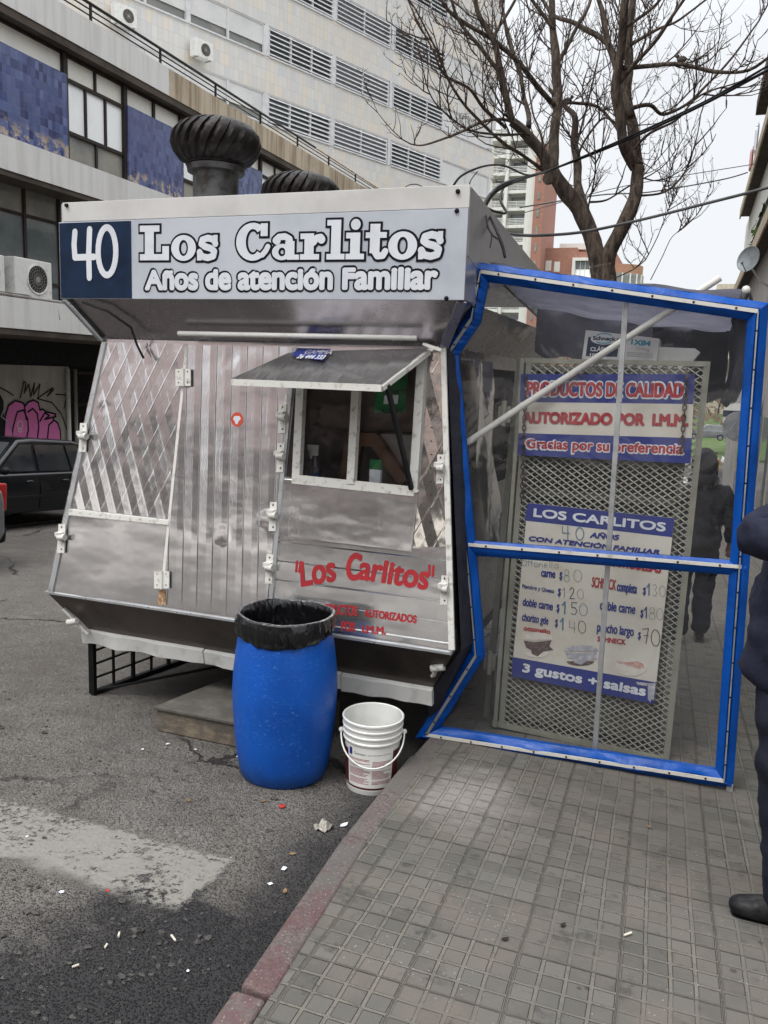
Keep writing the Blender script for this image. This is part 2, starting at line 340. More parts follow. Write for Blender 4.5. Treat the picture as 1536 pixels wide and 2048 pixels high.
def tiles(name, cols, w, h, grout, axis='y', rough=.25, worn=None, jit=.9):
    g = G(name); p = g.pos; x, y, z = g.sep(p); a = {'x': x, 'y': y, 'o': g.sep(g.obj)[0]}[axis]
    u = g.math('DIVIDE', a, w); v = g.math('DIVIDE', z, h)
    r = g.white(g.comb(g.math('FLOOR', u), g.math('FLOOR', v)), 1); r0, r1, r2 = g.sep(r)
    c = g.mix(r0, cols[0], cols[1]); c = g.mix(g.ss(r1, .55, .95), c, cols[2]); c = g.mix(g.math('MULTIPLY', g.ss(g.noise(p, .35, 4), .4, .7), .6), c, cols[3])
    fu = g.math('ABSOLUTE', g.math('SUBTRACT', g.math('FRACT', u), .5)); fv = g.math('ABSOLUTE', g.math('SUBTRACT', g.math('FRACT', v), .5))
    gr = g.math('MAXIMUM', g.ss(fu, .455, .485), g.ss(fv, .47, .49))
    c = g.mix(g.math('MULTIPLY', gr, jit), c, grout)
    if worn:
        wm = g.math('MULTIPLY', g.ss(g.noise(p, 3.2, 6, .75), .50, .56), g.ss(g.math('ADD', z, g.math('MULTIPLY', g.noise(p, 2, 2), .3)), worn + .62, worn + .36))
        c = g.mix(wm, c, (.42, .33, .24))
    return g.fin(c, g.ss(r2, 0, 1, rough, rough + .15), nrm=g.bump(g.math('ADD', g.math('SUBTRACT', 0.0, gr), g.math('MULTIPLY', r1, .4)), .004))
def streaked(name, c, c2, dark=.5):
    """render or concrete with rain streaks"""
    g = G(name); p = g.pos
    s = g.noise(g.vm('MULTIPLY', p, (1, 1, .06)), 5.5, 4, .6); b = g.noise(p, .8, 5, .6)
    col = g.mix(g.ss(s, .42, .68), c, c2); col = g.mix(g.math('MULTIPLY', g.ss(b, .45, .7), dark), col, tuple(k * .6 for k in c2))
    return g.fin(col, .9, nrm=g.bump(g.noise(p, 25, 4), .004))
def bark():
    g = G('bark'); p = g.pos
    s = g.noise(g.vm('MULTIPLY', p, (1, 1, .22)), 26, 5, .7)
    c = g.mix(g.ss(s, .35, .65), (.030, .021, .017), (.15, .11, .082))
    c = g.mix(g.ss(g.noise(p, 1.6, 3), .5, .7), c, (.085, .07, .05))
    return g.fin(c, .95, nrm=g.bump(s, .06))
def wood():
    g = G('weathered plywood'); p = g.pos
    s = g.noise(g.vm('MULTIPLY', p, (.25, 1, 1)), 40, 5, .65)
    c = g.mix(g.ss(s, .3, .7), (.235, .19, .135), (.125, .098, .070)); c = g.mix(g.ss(g.noise(p, 5, 5, .7), .42, .65), c, (.085, .074, .062))
    return g.fin(c, .9, nrm=g.bump(s, .003))
def barrel_mat():
    g = G('scuffed blue plastic'); p = g.pos
    c = g.mix(g.ss(g.noise(p, 3, 4), .35, .7), (.002, .082, .41), (.002, .060, .31))
    sc = g.ss(g.noise(g.vm('MULTIPLY', p, (1, 1, 2.2)), 38, 7, .85), .55, .66); c = g.mix(g.math('MULTIPLY', sc, g.ss(g.noise(p, 5, 3), .38, .6, .05, .6)), c, (.12, .30, .62))
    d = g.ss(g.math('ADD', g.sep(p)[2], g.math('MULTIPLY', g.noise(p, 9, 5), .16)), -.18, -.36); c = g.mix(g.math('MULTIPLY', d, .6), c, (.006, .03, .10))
    return g.fin(c, .42, nrm=g.bump(g.noise(p, 70, 4), .0012), Specular_IOR_Level=.4)
def bag_mat():
    g = G('black bin liner'); p = g.pos
    return g.fin((.004, .004, .005), .17, nrm=g.bump(g.noise(g.vm('MULTIPLY', p, (1, 1, .35)), 13, 2, .5, dist=2.0), .010), Specular_IOR_Level=.6)
def brick(name, c, c2, sc=1.0):
    g = G(name); b = g.n('ShaderNodeTexBrick'); x, y, z = g.sep(g.pos); g.lk(g.comb(g.math('ADD', x, y), z), b.inputs['Vector'])
    b.inputs['Color1'].default_value = (*c, 1); b.inputs['Color2'].default_value = (*c2, 1); b.inputs['Mortar'].default_value = (.3, .26, .23, 1); b.inputs['Scale'].default_value = sc; b.inputs['Mortar Size'].default_value = .012
    col = g.mix(g.math('MULTIPLY', g.noise(g.pos, .3, 4), .35), b.outputs['Color'], c2); return g.fin(col, .9)
m_asph, m_pave, m_kerb, m_stripe = asphalt(), paving(), kerbstone(), stripe_mat()
m_st_dia = steel('pressed diamond steel', 'diamond', .17); m_st_rib = steel('ribbed steel', 'rib', .165, bd=.0065); m_st_h = steel('horizontally ribbed steel', 'hrib', .2, (.88, .88, .88)); m_st = steel('buckled steel', None, .18, dent=1.2)
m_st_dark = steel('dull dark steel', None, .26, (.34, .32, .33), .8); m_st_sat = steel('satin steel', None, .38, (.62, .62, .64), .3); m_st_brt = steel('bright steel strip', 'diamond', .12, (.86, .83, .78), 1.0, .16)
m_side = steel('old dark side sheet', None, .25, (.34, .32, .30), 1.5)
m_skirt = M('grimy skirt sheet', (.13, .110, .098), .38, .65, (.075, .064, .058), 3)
m_white = M('chalky white enamel', (.66, .66, .63), .5, 0, (.50, .49, .46), 8, .5, .75)
m_hw = M('white painted hardware', (.62, .61, .57), .5, 0, (.36, .33, .29), 24, .52, .7)
m_sign = M('white sign sheet', (.46, .485, .52), .4, 0, (.35, .375, .42), 1.6, .36, .72)
m_signw = M('cream sign strip', (.54, .53, .51), .4, 0, (.46, .45, .43), 3)
m_navy = M('navy paint', (.010, .022, .052), .5, 0, (.007, .015, .034), 7, spec=.12)
m_ink = M('black lettering film', (.010, .010, .016), .5, spec=.1)
m_letw = M('white lettering film', (.62, .64, .67), .45, 0, (.54, .56, .60), 6)
m_red = M('red lettering film', (.36, .030, .036), .4, 0, (.27, .025, .03), 9)
m_blue = M('blue tarpaulin vinyl', (.002, .070, .35), .36, 0, (.002, .050, .25), 5, bump=.004, bsc=22)
m_alu = M('brushed aluminium strip', (.56, .57, .58), .35, .7, (.44, .45, .46), 9)
m_pole = M('off white pole paint', (.60, .585, .54), .5, 0, (.42, .39, .34), 12, .55, .75)
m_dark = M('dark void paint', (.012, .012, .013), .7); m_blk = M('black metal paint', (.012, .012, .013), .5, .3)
m_tarp = M('dark tarpaulin', (.020, .021, .030), .6, 0, (.030, .031, .042), 3, bump=.02, bsc=9)
m_vinyl = sheet_film('clear vinyl sheet', .030); m_glass = sheet_film('kiosk window glass', .012)
m_mesh = M('grey green expanded metal', (.27, .265, .225), .5, .35, (.20, .19, .15), 14)
m_olive = M('olive grey gate paint', (.255, .255, .205), .55, .1, (.19, .18, .145), 6)
m_cab = M('grey cabinet paint', (.19, .19, .155), .5, .1, (.085, .083, .070), 4)
m_sblue = M('sign blue', (.022, .034, .19), .4, 0, (.03, .04, .17), 5); m_scream = M('sign cream', (.56, .535, .47), .5, 0, (.50, .46, .38), 5)
m_rust = M('rusty chain', (.055, .030, .020), .8, .4, (.10, .05, .03), 40)
m_wood = wood(); m_barrel = barrel_mat(); m_bag = bag_mat(); m_bark = bark()
m_bucket = M('white bucket plastic', (.72, .72, .69), .4, 0, (.62, .62, .58), 9); m_brown = M('dark red print', (.085, .018, .018), .45)
m_turb = M('sooty turbine metal', (.014, .011, .010), .5, .45, (.034, .030, .028), 12, .5, .7); m_neck = M('dull zinc neck', (.11, .11, .11), .5, .6, (.04, .034, .03), 9)
m_conc = streaked('pale concrete', (.64, .635, .615), (.56, .545, .52), .2); m_stain = streaked('stained concrete', (.47, .40, .30), (.26, .19, .12), .4)
m_soff = M('shadow brown soffit', (.085, .07, .058), .9, 0, (.05, .042, .036), 2)  # brown darkened so the recess shadow sits in the soffit colour
m_bt = tiles('blue glazed tiles', ((.036, .056, .18), (.11, .145, .29), (.018, .026, .10), (.07, .08, .20)), .105, .165, (.10, .13, .24), 'y', .22, 5.75, .55)
m_tt = tiles('pale stone tiles', ((.60, .585, .55), (.52, .52, .52), (.63, .57, .48), (.57, .53, .46)), .26, .47, (.40, .39, .37), 'o', .6, None, .45)
m_cream = M('cream sky-bright pane', (.80, .79, .71), .3, 0, (.72, .71, .66), 1); m_pane = M('sky-white pane', (.90, .92, .91), .15, 0, (.80, .83, .83), 1)  # both pale because the reflected sky is put into their base colour
m_glassd = M('dark window glass', (.085, .10, .105), .08, 0, (.16, .175, .175), .8, spec=.9); m_glassm = M('dirty window glass', (.17, .18, .17), .2, 0, (.30, .28, .24), .9, spec=.6)  # dark glass colour raised to carry some reflected sky
m_mull = M('dark brown mullion', (.030, .022, .020), .6); m_gwall = streaked('grey cement wall', (.40, .38, .345), (.32, .30, .27), .3)
m_shut = M('white roller shutter', (.64, .64, .62), .6, 0, (.56, .56, .55), 1); m_louv = M('pale louvre blade', (.60, .60, .60), .5, 0, (.5, .5, .51), 3); m_lgrey = M('grey blind behind louvres', (.33, .335, .36), .7)
m_wwall = streaked('white render', (.66, .655, .62), (.58, .57, .53), .15); m_brk = brick('orange brick', (.34, .155, .108), (.28, .125, .09)); m_brk2 = brick('tan brick', (.40, .20, .12), (.34, .17, .10))
m_pink = streaked('pinkish render', (.50, .375, .35), (.43, .32, .30), .3); m_yel = streaked('yellowish render', (.52, .46, .36), (.44, .38, .30), .3); m_grr = streaked('grey render', (.34, .32, .30), (.24, .225, .21), .4)
m_cable = M('black cable sheath', (.012, .012, .014), .5); m_cableg = M('grey cable sheath', (.11, .11, .11), .6)
m_carb = M('black car paint', (.004, .0045, .006), .10, 0, (.005, .0055, .007), 2, spec=.45); m_carw = M('white car paint', (.70, .70, .69), .2, 0, (.66, .66, .65), 2, coat=.8); m_carg = M('grey car paint', (.16, .17, .18), .25, 0, None, 2, coat=.8); m_carr = M('red car paint', (.30, .012, .012), .2, 0, None, 2, coat=.8)
m_tyre = M('tyre rubber', (.015, .015, .015), .85); m_rim = M('wheel rim', (.40, .41, .42), .3, .8); m_trim = M('grey trim strip', (.20, .21, .22), .4); m_lampr = M('red lamp lens', (.42, .010, .008), .12, 0, None, 3, coat=1.0); m_lampc = M('clear lamp lens', (.55, .56, .56), .1, .3)
m_pinkg = M('pink spray paint', (.72, .20, .48), .7, 0, (.64, .17, .42), 3); m_blkg = M('black spray paint', (.016, .016, .018), .8); m_silv = M('silver spray paint', (.36, .37, .38), .6)
m_skin = M('skin', (.40, .235, .17), .55, 0, (.34, .19, .135), 12); m_hair = M('dark hair', (.018, .013, .010), .6, bump=.01, bsc=120)
m_jkt = M('navy jacket cloth', (.013, .015, .030), .85, 0, (.019, .021, .040), 16, bump=.006, bsc=14); m_trs = M('dark navy trousers', (.010, .012, .022), .85, 0, (.016, .018, .030), 8, bump=.006, bsc=9)
m_shoe = M('black shoe leather', (.006, .006, .007), .5, 0, (.022, .021, .022), 20, bump=.002, bsc=60); m_hood = M('black hoodie cloth', (.007, .007, .010), .9, 0, (.02, .02, .026), 9, bump=.01, bsc=12)
m_tan = M('tan coat cloth', (.36, .27, .15), .9); m_teal = M('dark teal cloth', (.012, .045, .060), .9); m_or = M('orange plastic', (.62, .075, .022), .5); m_rwhite = M('white reflective band', (.62, .62, .60), .4)
m_leaf = M('brown dry foliage', (.13, .085, .05), .95, 0, (.075, .065, .038), .8); m_grn = M('green foliage', (.055, .085, .026), .9, 0, (.03, .05, .018), 2); m_lawn = M('lawn', (.075, .115, .035), .95, 0, (.05, .08, .025), 1); m_hill = M('dry scrub', (.13, .095, .06), .95, 0, (.08, .065, .04), .2)
m_paper = M('scrap paper', (.72, .75, .79), .8, 0, (.62, .64, .66), 30); m_butt = M('cigarette paper', (.62, .57, .48), .8); m_dirt = M('loose stone', (.080, .076, .070), .95, 0, (.040, .038, .036), 40); m_redp = M('faded red plastic', (.36, .045, .035), .5)
m_sat = M('grey dish paint', (.20, .22, .23), .45, .2); m_card = M('printed white card', (.64, .63, .62), .6, 0, (.56, .55, .55), 5); m_cyan = M('cyan print', (.05, .30, .42), .5); m_green = M('green print', (.012, .16, .045), .5)
m_in = M('kiosk lining', (.46, .36, .32), .7, 0, (.15, .12, .105), 2); m_inb = M('brown reflected shape', (.36, .19, .10), .5); m_bird = M('bird feathers', (.09, .08, .075), .9)
m_bluet = M('blue cleaning fluid', (.03, .09, .30), .15, 0, None, 4, coat=.6); m_pink2 = M('pale sausage print', (.45, .24, .20), .6, 0, (.55, .40, .34), 40); m_meat = M('dark meat print', (.07, .045, .040), .7, 0, (.16, .12, .11), 60); m_pgrey = M('faded bluish print', (.30, .30, .34), .7, 0, (.48, .46, .45), 40); m_bun = M('faded bun print', (.62, .58, .51), .7, 0, (.50, .47, .42), 30); m_pen = M('grey marker ink', (.17, .21, .23), .7); m_penb = M('black marker ink', (.03, .03, .035), .7); m_pent = M('teal marker ink', (.09, .19, .26), .7)
# ------------------------------------------------------------------ lettering cut as thin film on real planes
_fc = bpy.data.curves.new('lettering_source', 'FONT'); _fo = bpy.data.objects.new('lettering_source', _fc); COL.objects.link(_fo)
def glyphs(s):
    _fc.body = s; bpy.context.view_layer.update()
    dg = bpy.context.evaluated_depsgraph_get(); me = _fo.evaluated_get(dg).to_mesh()
    vs = [v.co.copy() for v in me.vertices]; fs = [tuple(p.vertices) for p in me.polygons]; _fo.evaluated_get(dg).to_mesh_clear(); return vs, fs
CAPH = max(v.y for v in glyphs('H')[0])
def frame_of(fn, bl, br, tl, shear=0.0):
    p0, p1, p2 = fn(*bl), fn(*br), fn(*tl); u = p1 - p0; w = u.normalized(); h = (p2 - p0); h = h - w * h.dot(w)
    n = w.cross(h).normalized(); return p0, u, h + w * (shear * h.length), n
def text(name, s, parent, fn, bl, br, tl, mat, bold=0.0, off=.0015, shear=0.0, arch=0.0, xh=0.0, bx=1.0):
    """one line of lettering fitted between two baseline points; bold thickens every stroke by that many metres"""
    p0, u, h, n = frame_of(fn, bl, br, tl, shear)
    vs, fs = glyphs(s); x0 = min(v.x for v in vs); x1 = max(v.x for v in vs); mb = MB()
    if xh:                                                # a display face with tall small letters
        XH = max(v.y for v in glyphs('x')[0])
        for v in vs:
            if 0 < v.y <= XH: v.y *= xh * CAPH / XH
            elif v.y > XH: v.y = xh * CAPH + (v.y - XH) * (1 - xh) * CAPH / (CAPH - XH)
    w = u.normalized(); hh = h.normalized(); L = u.length
    base = [p0 + w * (bold + (L - 2*bold) * (v.x - x0) / (x1 - x0)) + (h * (1 - 2*bold/h.length)) * (v.y / CAPH) + hh * (bold + arch * math.sin(math.pi * (v.x - x0) / (x1 - x0))) for v in vs]
    rings = [(0, 0)] + ([(bold, 12)] if bold else []) + ([(bold * .55, 8)] if bold > .003 else [])
    k = 0
    for r, m in rings:
        for i in range(max(m, 1)):
            a = 2 * math.pi * i / max(m, 1); d = w * (r * bx * math.cos(a)) + hh * (r * math.sin(a)) + n * (off + k * .00004); k += 1
            mb.add([p + d for p in base], fs)
    return make(name, mb, mat, parent)
# heavy slab-serif letters for the fascia, drawn from bars, rings and strokes in a unit-high em
def ring(cx, cy, rx, ry, ix, iy, a0=0, a1=360, n=26): return ('ring', cx, cy, rx, ry, ix, iy, a0, a1, n)
def rect(a, b, c, d): return ('rect', a, b, c, d)
def strk(w, *p): return ('strk', w, p)
SLAB = {
 'L': (.96, [rect(.16, 0, .44, 1), rect(0, .83, .62, 1), rect(0, 0, .90, .17), rect(.72, 0, .92, .40)]),
 'o': (.76, [ring(.38, .345, .38, .365, .145, .235)]),
 's': (.66, [strk(.18, (.56, .46), (.50, .58), (.33, .62), (.16, .57), (.13, .46), (.24, .38), (.42, .33), (.53, .24), (.50, .11), (.33, .06), (.15, .10), (.08, .22)), rect(.50, .44, .62, .70), rect(.01, -.01, .13, .26)]),
 'C': (1.04, [ring(.50, .5, .50, .52, .215, .36, 48, 312, 40), rect(.74, .66, .94, 1.0), strk(.15, (.80, .14), (.90, .25), (.955, .36))]),
 'a': (.80, [ring(.30, .21, .29, .22, .11, .125), rect(.40, .06, .66, .50), strk(.17, (.10, .53), (.20, .62), (.38, .635), (.52, .56), (.545, .42)), rect(.46, 0, .80, .13), ('disc', .15, .52, .12)]),
 'r': (.72, [rect(.12, 0, .38, .70), rect(0, .56, .38, .70), rect(0, 0, .54, .14), strk(.17, (.38, .46), (.46, .58), (.58, .60)), ('disc', .60, .54, .125)]),
 'l': (.50, [rect(.12, 0, .38, 1.05), rect(0, .91, .38, 1.05), rect(0, 0, .50, .14)]),
 'i': (.50, [rect(.12, 0, .38, .70), rect(0, .56, .38, .70), rect(0, 0, .50, .14), ('disc', .25, .92, .155)]),
 't': (.58, [rect(.12, .16, .38, .92), rect(0, .56, .56, .70), strk(.17, (.25, .20), (.33, .08), (.48, .09), (.54, .20))]),
 ' ': (.34, [])}
def slab(name, s, parent, fn, bl, br, tl, mat, grow=0.0, off=.0015):
    p0, u, h, n = frame_of(fn, bl, br, tl); W_ = sum(SLAB[c][0] + .04 for c in s) - .04; mb = MB(); x = 0; k = 0
    sx = u.length / W_; sy = h.length; w = u.normalized(); hh = h.normalized(); gx, gy = grow / sx, grow / sy
    def put(poly):
        nonlocal k
        mb.add([p0 + w * (px * sx) + hh * (py * sy) + n * (off + k * .00003) for px, py in poly], [tuple(range(len(poly)))]); k += 1
    for c in s:
        adv, prim = SLAB[c]
        for q in prim:
            if q[0] == 'rect': put([(x+q[1]-gx, q[2]-gy), (x+q[3]+gx, q[2]-gy), (x+q[3]+gx, q[4]+gy), (x+q[1]-gx, q[4]+gy)])
            elif q[0] == 'disc': put([(x+q[1]+(q[3]*sy/sx*.9+gx)*math.cos(t*math.pi/10), q[2]+(q[3]*.9+gy)*math.sin(t*math.pi/10)) for t in range(20)])
            elif q[0] == 'ring':
                _, cx, cy, rx, ry, ix, iy, a0, a1, m = q; pad = 0 if a1 - a0 == 360 else grow / sy / ry * 45; ex = max(ix - gx, .004); ey = max(iy - gy, .004)
                pts = [R(a0 - pad + (a1 - a0 + 2*pad) * i / m) for i in range(m + 1)]
                vs = []
                for t in pts: vs += [(x+cx+(rx+gx)*math.cos(t), cy+(ry+gy)*math.sin(t)), (x+cx+ex*math.cos(t), cy+ey*math.sin(t))]
                mb.add([p0 + w * (px * sx) + hh * (py * sy) + n * (off + k * .00003) for px, py in vs], [(2*i, 2*i+2, 2*i+3, 2*i+1) for i in range(m)]); k += 1
            else:
                W2 = q[1] / 2; P = q[2]
                for (a, b), (c_, d) in zip(P, P[1:]):
                    l = math.hypot((c_-a)*sx, (d-b)*sy); nx, ny = -(d-b)*sy/l, (c_-a)*sx/l; hw = W2 * sy + grow
                    put([(x+a+nx*hw/sx, b+ny*hw/sy), (x+a-nx*hw/sx, b-ny*hw/sy), (x+c_-nx*hw/sx, d-ny*hw/sy), (x+c_+nx*hw/sx, d+ny*hw/sy)])
                for a, b in P: put([(x+a+(W2*sy+grow)/sx*math.cos(t*math.pi/8), b+(W2*sy+grow)/sy*math.sin(t*math.pi/8)) for t in range(16)])
        x += adv + .04
    return make(name, mb, mat, parent)
def pen(name, strokes, parent, fn, width, mat, off=.0015):
    """brush or marker strokes given as pixel polylines on a plane"""
    mb = MB(); k = 0
    for st in strokes:
        P = [fn(*p) for p in st]; n = None
        for a, b in zip(st, st[1:]):
            A, B = fn(*a), fn(*b)
            if (B - A).length < 1e-6: continue
            d = (B - A).normalized(); vd = (CAM - A).normalized(); nn = fn(a[0], a[1] - 10) - A; rr = fn(a[0] + 10, a[1]) - A; n = rr.cross(nn).normalized()
            s_ = n.cross(d) * (width / 2); o_ = n * (off + k * .00003); k += 1
            mb.add([A - s_ + o_, B - s_ + o_, B + s_ + o_, A + s_ + o_], [(0, 1, 2, 3)])
        for p in st:
            A = fn(*p); nn = fn(p[0], p[1] - 10) - A; rr = fn(p[0] + 10, p[1]) - A; n = rr.cross(nn).normalized(); e = n.cross(rr).normalized(); rr.normalize(); k += 1
            mb.add([A + n * (off + k * .00003) + (rr * math.cos(t * math.pi / 5) + e * math.sin(t * math.pi / 5)) * (width / 2) for t in range(10)], [tuple(range(10))])
    return make(name, mb, mat, parent)
def oval(cx, cy, rx, ry, n=22, a0=0, a1=360): return [(cx + rx * math.cos(R(a0 + (a1 - a0) * i / n)), cy + ry * math.sin(R(a0 + (a1 - a0) * i / n))) for i in range(n + 1)]
def film(name, pts, parent, fn, mat, off=.001):
    P = [fn(*p) for p in pts]; A = P[0]; rr = fn(pts[0][0] + 10, pts[0][1]) - A; nn = fn(pts[0][0], pts[0][1] - 10) - A; n = rr.cross(nn).normalized() * off
    return make(name, MB().quad(*[p + n for p in P]), mat, parent)
# ------------------------------------------------------------------ ground, road, pavement, kerb
YS = [-70, -40, -20, -8, -3, 0, 1, 2, 3, 4, 5, 6, 8, 10, 13, 17, 21, 25, 30, 36, 43, 52, 62, 72, 80, 95, 110, 130, 160, 300, 900]
mb = MB()
for i, Y in enumerate(YS):
    for X in (-900, -60, -1.25, -1.0, 60, 900): mb.v.append(V((X, Y, prof(Y) + RD)))
for i in range(len(YS) - 1):
    for k in range(5): mb.f.append((i*6+k, i*6+k+1, i*6+6+k+1, i*6+6+k))
struct('road', mb, m_asph)
def strip(x0, x1, y0, y1, dz, thick, curve=lambda y: 0):
    m = MB(); ys = [y0] + [y for y in YS if y0 < y < y1] + [y1]
    for y in ys:
        z = prof(y) + dz; c = curve(y); m.v += [V((x0 + c, y, z - thick)), V((x0 + c, y, z)), V((x1 + c, y, z)), V((x1 + c, y, z - thick))]
    for i in range(len(ys) - 1):
        a = i * 4
        for k in range(3): m.f.append((a+k, a+k+1, a+4+k+1, a+4+k))
    m.f += [(0, 1, 2, 3), (len(m.v)-1, len(m.v)-2, len(m.v)-3, len(m.v)-4)]; return m
KC = lambda y: 0.11 * (max(0, (3.3 - y)) / 1.5) ** 1.3 * .55 if y < 3.3 else 0
KX = lambda y: .085 * max(0.0, 3.35 - max(y, -1.0))           # the kerb bends away from the kiosk towards the viewer
YS = sorted(YS + [1.5, 2.5, 3.35])
pm = strip(-1.122, 4.6, -40, 34, 0, .3)
for v in pm.v:
    if v.x < 0: v.x += KX(v.y)
struct('pavement', pm, m_pave)
# unseen pale ground, added to brighten the lower reflections in the kiosk steel
m = MB()
for i in range(6):
    a, b = -44 + i * 6.4, -44 + (i + 1) * 6.4; m.quad(V((-60, a, prof(a) + .02)), V((40, a, prof(a) + .02)), V((40, b, prof(b) + .02)), V((-60, b, prof(b) + .02)))
struct('reflection_ground', m, M('pale plaza paving', (.50, .47, .43), .9, 0, (.42, .39, .36), 1))
k0 = None; y = -6.0; ks = []
for L in [1.02] * 5 + [1.0, .98, .86, 1.02, .98, 1.0, 1.0] + [1.0] * 26:
    a, b = y + .007, y + L - .007; z0, z1 = prof(a) + .004, prof(b) + .004; dx = random.uniform(-.013, .013); dz = random.uniform(-.006, .004)
    o = (lambda t: V((t[0] + dx, t[1], t[2] + dz)))
    m = MB().hexa([o((-1.235, a, z0-.3)), o((-1.118, a, z0-.3)), o((-1.118, b, z1-.3)), o((-1.235, b, z1-.3)), o((-1.225, a, z0)), o((-1.118, a, z0)), o((-1.118, b, z1)), o((-1.225, b, z1))])
    for v in m.v: v.x += KX(v.y)
    ks.append(m); y += L
kk = MB()
for m in ks: kk.add(m.v, m.f)
struct('kerb', kk, m_kerb, bevel=.014, seg=3)
struct('far_pavement', strip(-15.5, -11.45, -30, 34, 0.0, .3), m_gwall)
# a hillside and lawn beyond the cross street
m = MB(); m.grid(lambda u, v: V((-140 + 330 * u, 88 + 70 * v, prof(88 + 70*v) + .05 + 1.6 * min(1, v * 2) + (8.5 * max(0, v - .2)) * (1 + .3 * math.sin(u * 9)))), 40, 20)
struct('hill', m, m_lawn)
m = MB()
random.seed(3)
for i in range(5200):                                     # the leafless slope that reads as one brown mass
    u = random.random(); v = random.random() ** .8; X = -20 + 60 * u; Y = 106 + 34 * v; z = prof(Y) + 2.2 + 7 * v + random.random() ** 2 * 6.5
    s = random.uniform(.25, .7); a = random.uniform(0, 6.28); b = random.uniform(-.8, .8)
    d = V((math.cos(a), math.sin(a) * .4, b)) * s; e = V((-math.sin(a) * .5, .3, random.uniform(.4, 1))) * s * .6
    c = V((X, Y, z)); m.add([c - d, c + e, c + d, c - e], [(0, 1, 2, 3)])
struct('far_thicket', m, m_leaf, 'stuff')
# crossing stripe and bay lines, worn
z4 = lambda p: V((p.x, p.y, prof(p.y) + RD + .004))
m = MB(); P = [(-60, 1580), (0, 1592), (60, 1606), (150, 1626), (260, 1652), (330, 1676), (400, 1692), (505, 1722), (500, 1748), (470, 1790), (440, 1860), (340, 1900), (200, 1900), (0, 1850), (-60, 1840)]
m.quad(*[z4(road(*p)) for p in P]); struct('crossing_stripe', m, m_stripe)
m = MB()
for a, b, w in ((onX(-40, 1068, -7.4), onX(64, 1046, -9.6), .1),):
    a = road(-60, 1062); b = road(122, 1041); a.z = b.z = 0; n = V((-(b - a).y, (b - a).x, 0)).normalized() * .06
    m.quad(*[z4(q) for q in (a - n, a + n, b + n, b - n)])
for i in range(5): m.quad(*[z4(V(q)) for q in ((-9 + i * 3, 45, 0), (-8.6 + i * 3, 45, 0), (-8.6 + i * 3, 52, 0), (-9 + i * 3, 52, 0))])
struct('road_markings', m, M('white road paint', (.50, .50, .48), .85, 0, (.30, .29, .28), 9))
# loose grit on the asphalt
random.seed(11); m = MB()
for i in range(1700):
    X = random.uniform(-4.2, -1.27); Y = random.uniform(1.35, 4.3) if i % 3 else random.uniform(1.35, 2.6); s = random.choice([.003, .004, .005, .007]) * random.uniform(.7, 1.3)
    if i < 60: s *= 2.2
    if i > 1400: X = random.uniform(-2.6, -1.4); Y = random.uniform(1.35, 2.3); s *= random.choice([1, 1.4, 2.0])
    k0 = len(m.v); m.ball((X, Y, prof(Y) + RD + s * .3), (s * random.uniform(.8, 1.7), s, s * .6), 5, 3)
    for v_ in m.v[k0:]: v_ += V((random.gauss(0, .3), random.gauss(0, .3), random.gauss(0, .2))) * s * .7
struct('loose_grit', m, m_dirt, 'stuff')

# ------------------------------------------------------------------ the long modernist building across the street
def wallbox(root, name, mat, *b, **k): m = MB(); m.box(*b); return make(name, m, mat, root, **k)
Y0, Y1 = 2.0, 33.5
lb = thing('office_building', 'long concrete building with blue tile panels, slab bands and roof railing across the street', 'building', (-12.5, 18, prof(18)))
wallbox(lb, 'fascia_band', m_conc, -13.0, -12.3, Y0, 17.95, 8.05, 8.66)
wallbox(lb, 'fascia_band', m_stain, -13.0, -12.302, 17.95, Y1, 8.05, 8.66, label='rain-stained brown stretch of the top band')
wallbox(lb, 'fascia_band', m_conc, -13.0, -12.3, Y0, Y1, 5.18, 5.78)
wallbox(lb, 'fascia_band', m_conc, -14.6, -12.28, Y0, Y1, 2.30, 2.88)
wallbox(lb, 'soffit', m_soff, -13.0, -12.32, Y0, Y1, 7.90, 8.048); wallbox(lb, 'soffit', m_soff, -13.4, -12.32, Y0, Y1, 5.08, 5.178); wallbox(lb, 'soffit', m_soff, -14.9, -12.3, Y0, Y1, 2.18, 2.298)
wallbox(lb, 'roof_slab', m_conc, -26, -13.0, Y0, Y1, 8.0, 8.6)
wallbox(lb, 'back_wall', m_gwall, -13.6, -13.3, Y0, Y1, 2.88, 8.0)
yy = [3.6, 5.0, 6.4, 8.3, 10.3, 14.66, 16.58, 18.80, 20.7, 22.9, 24.8, 27.0, 28.9, 31.1, 33.0]
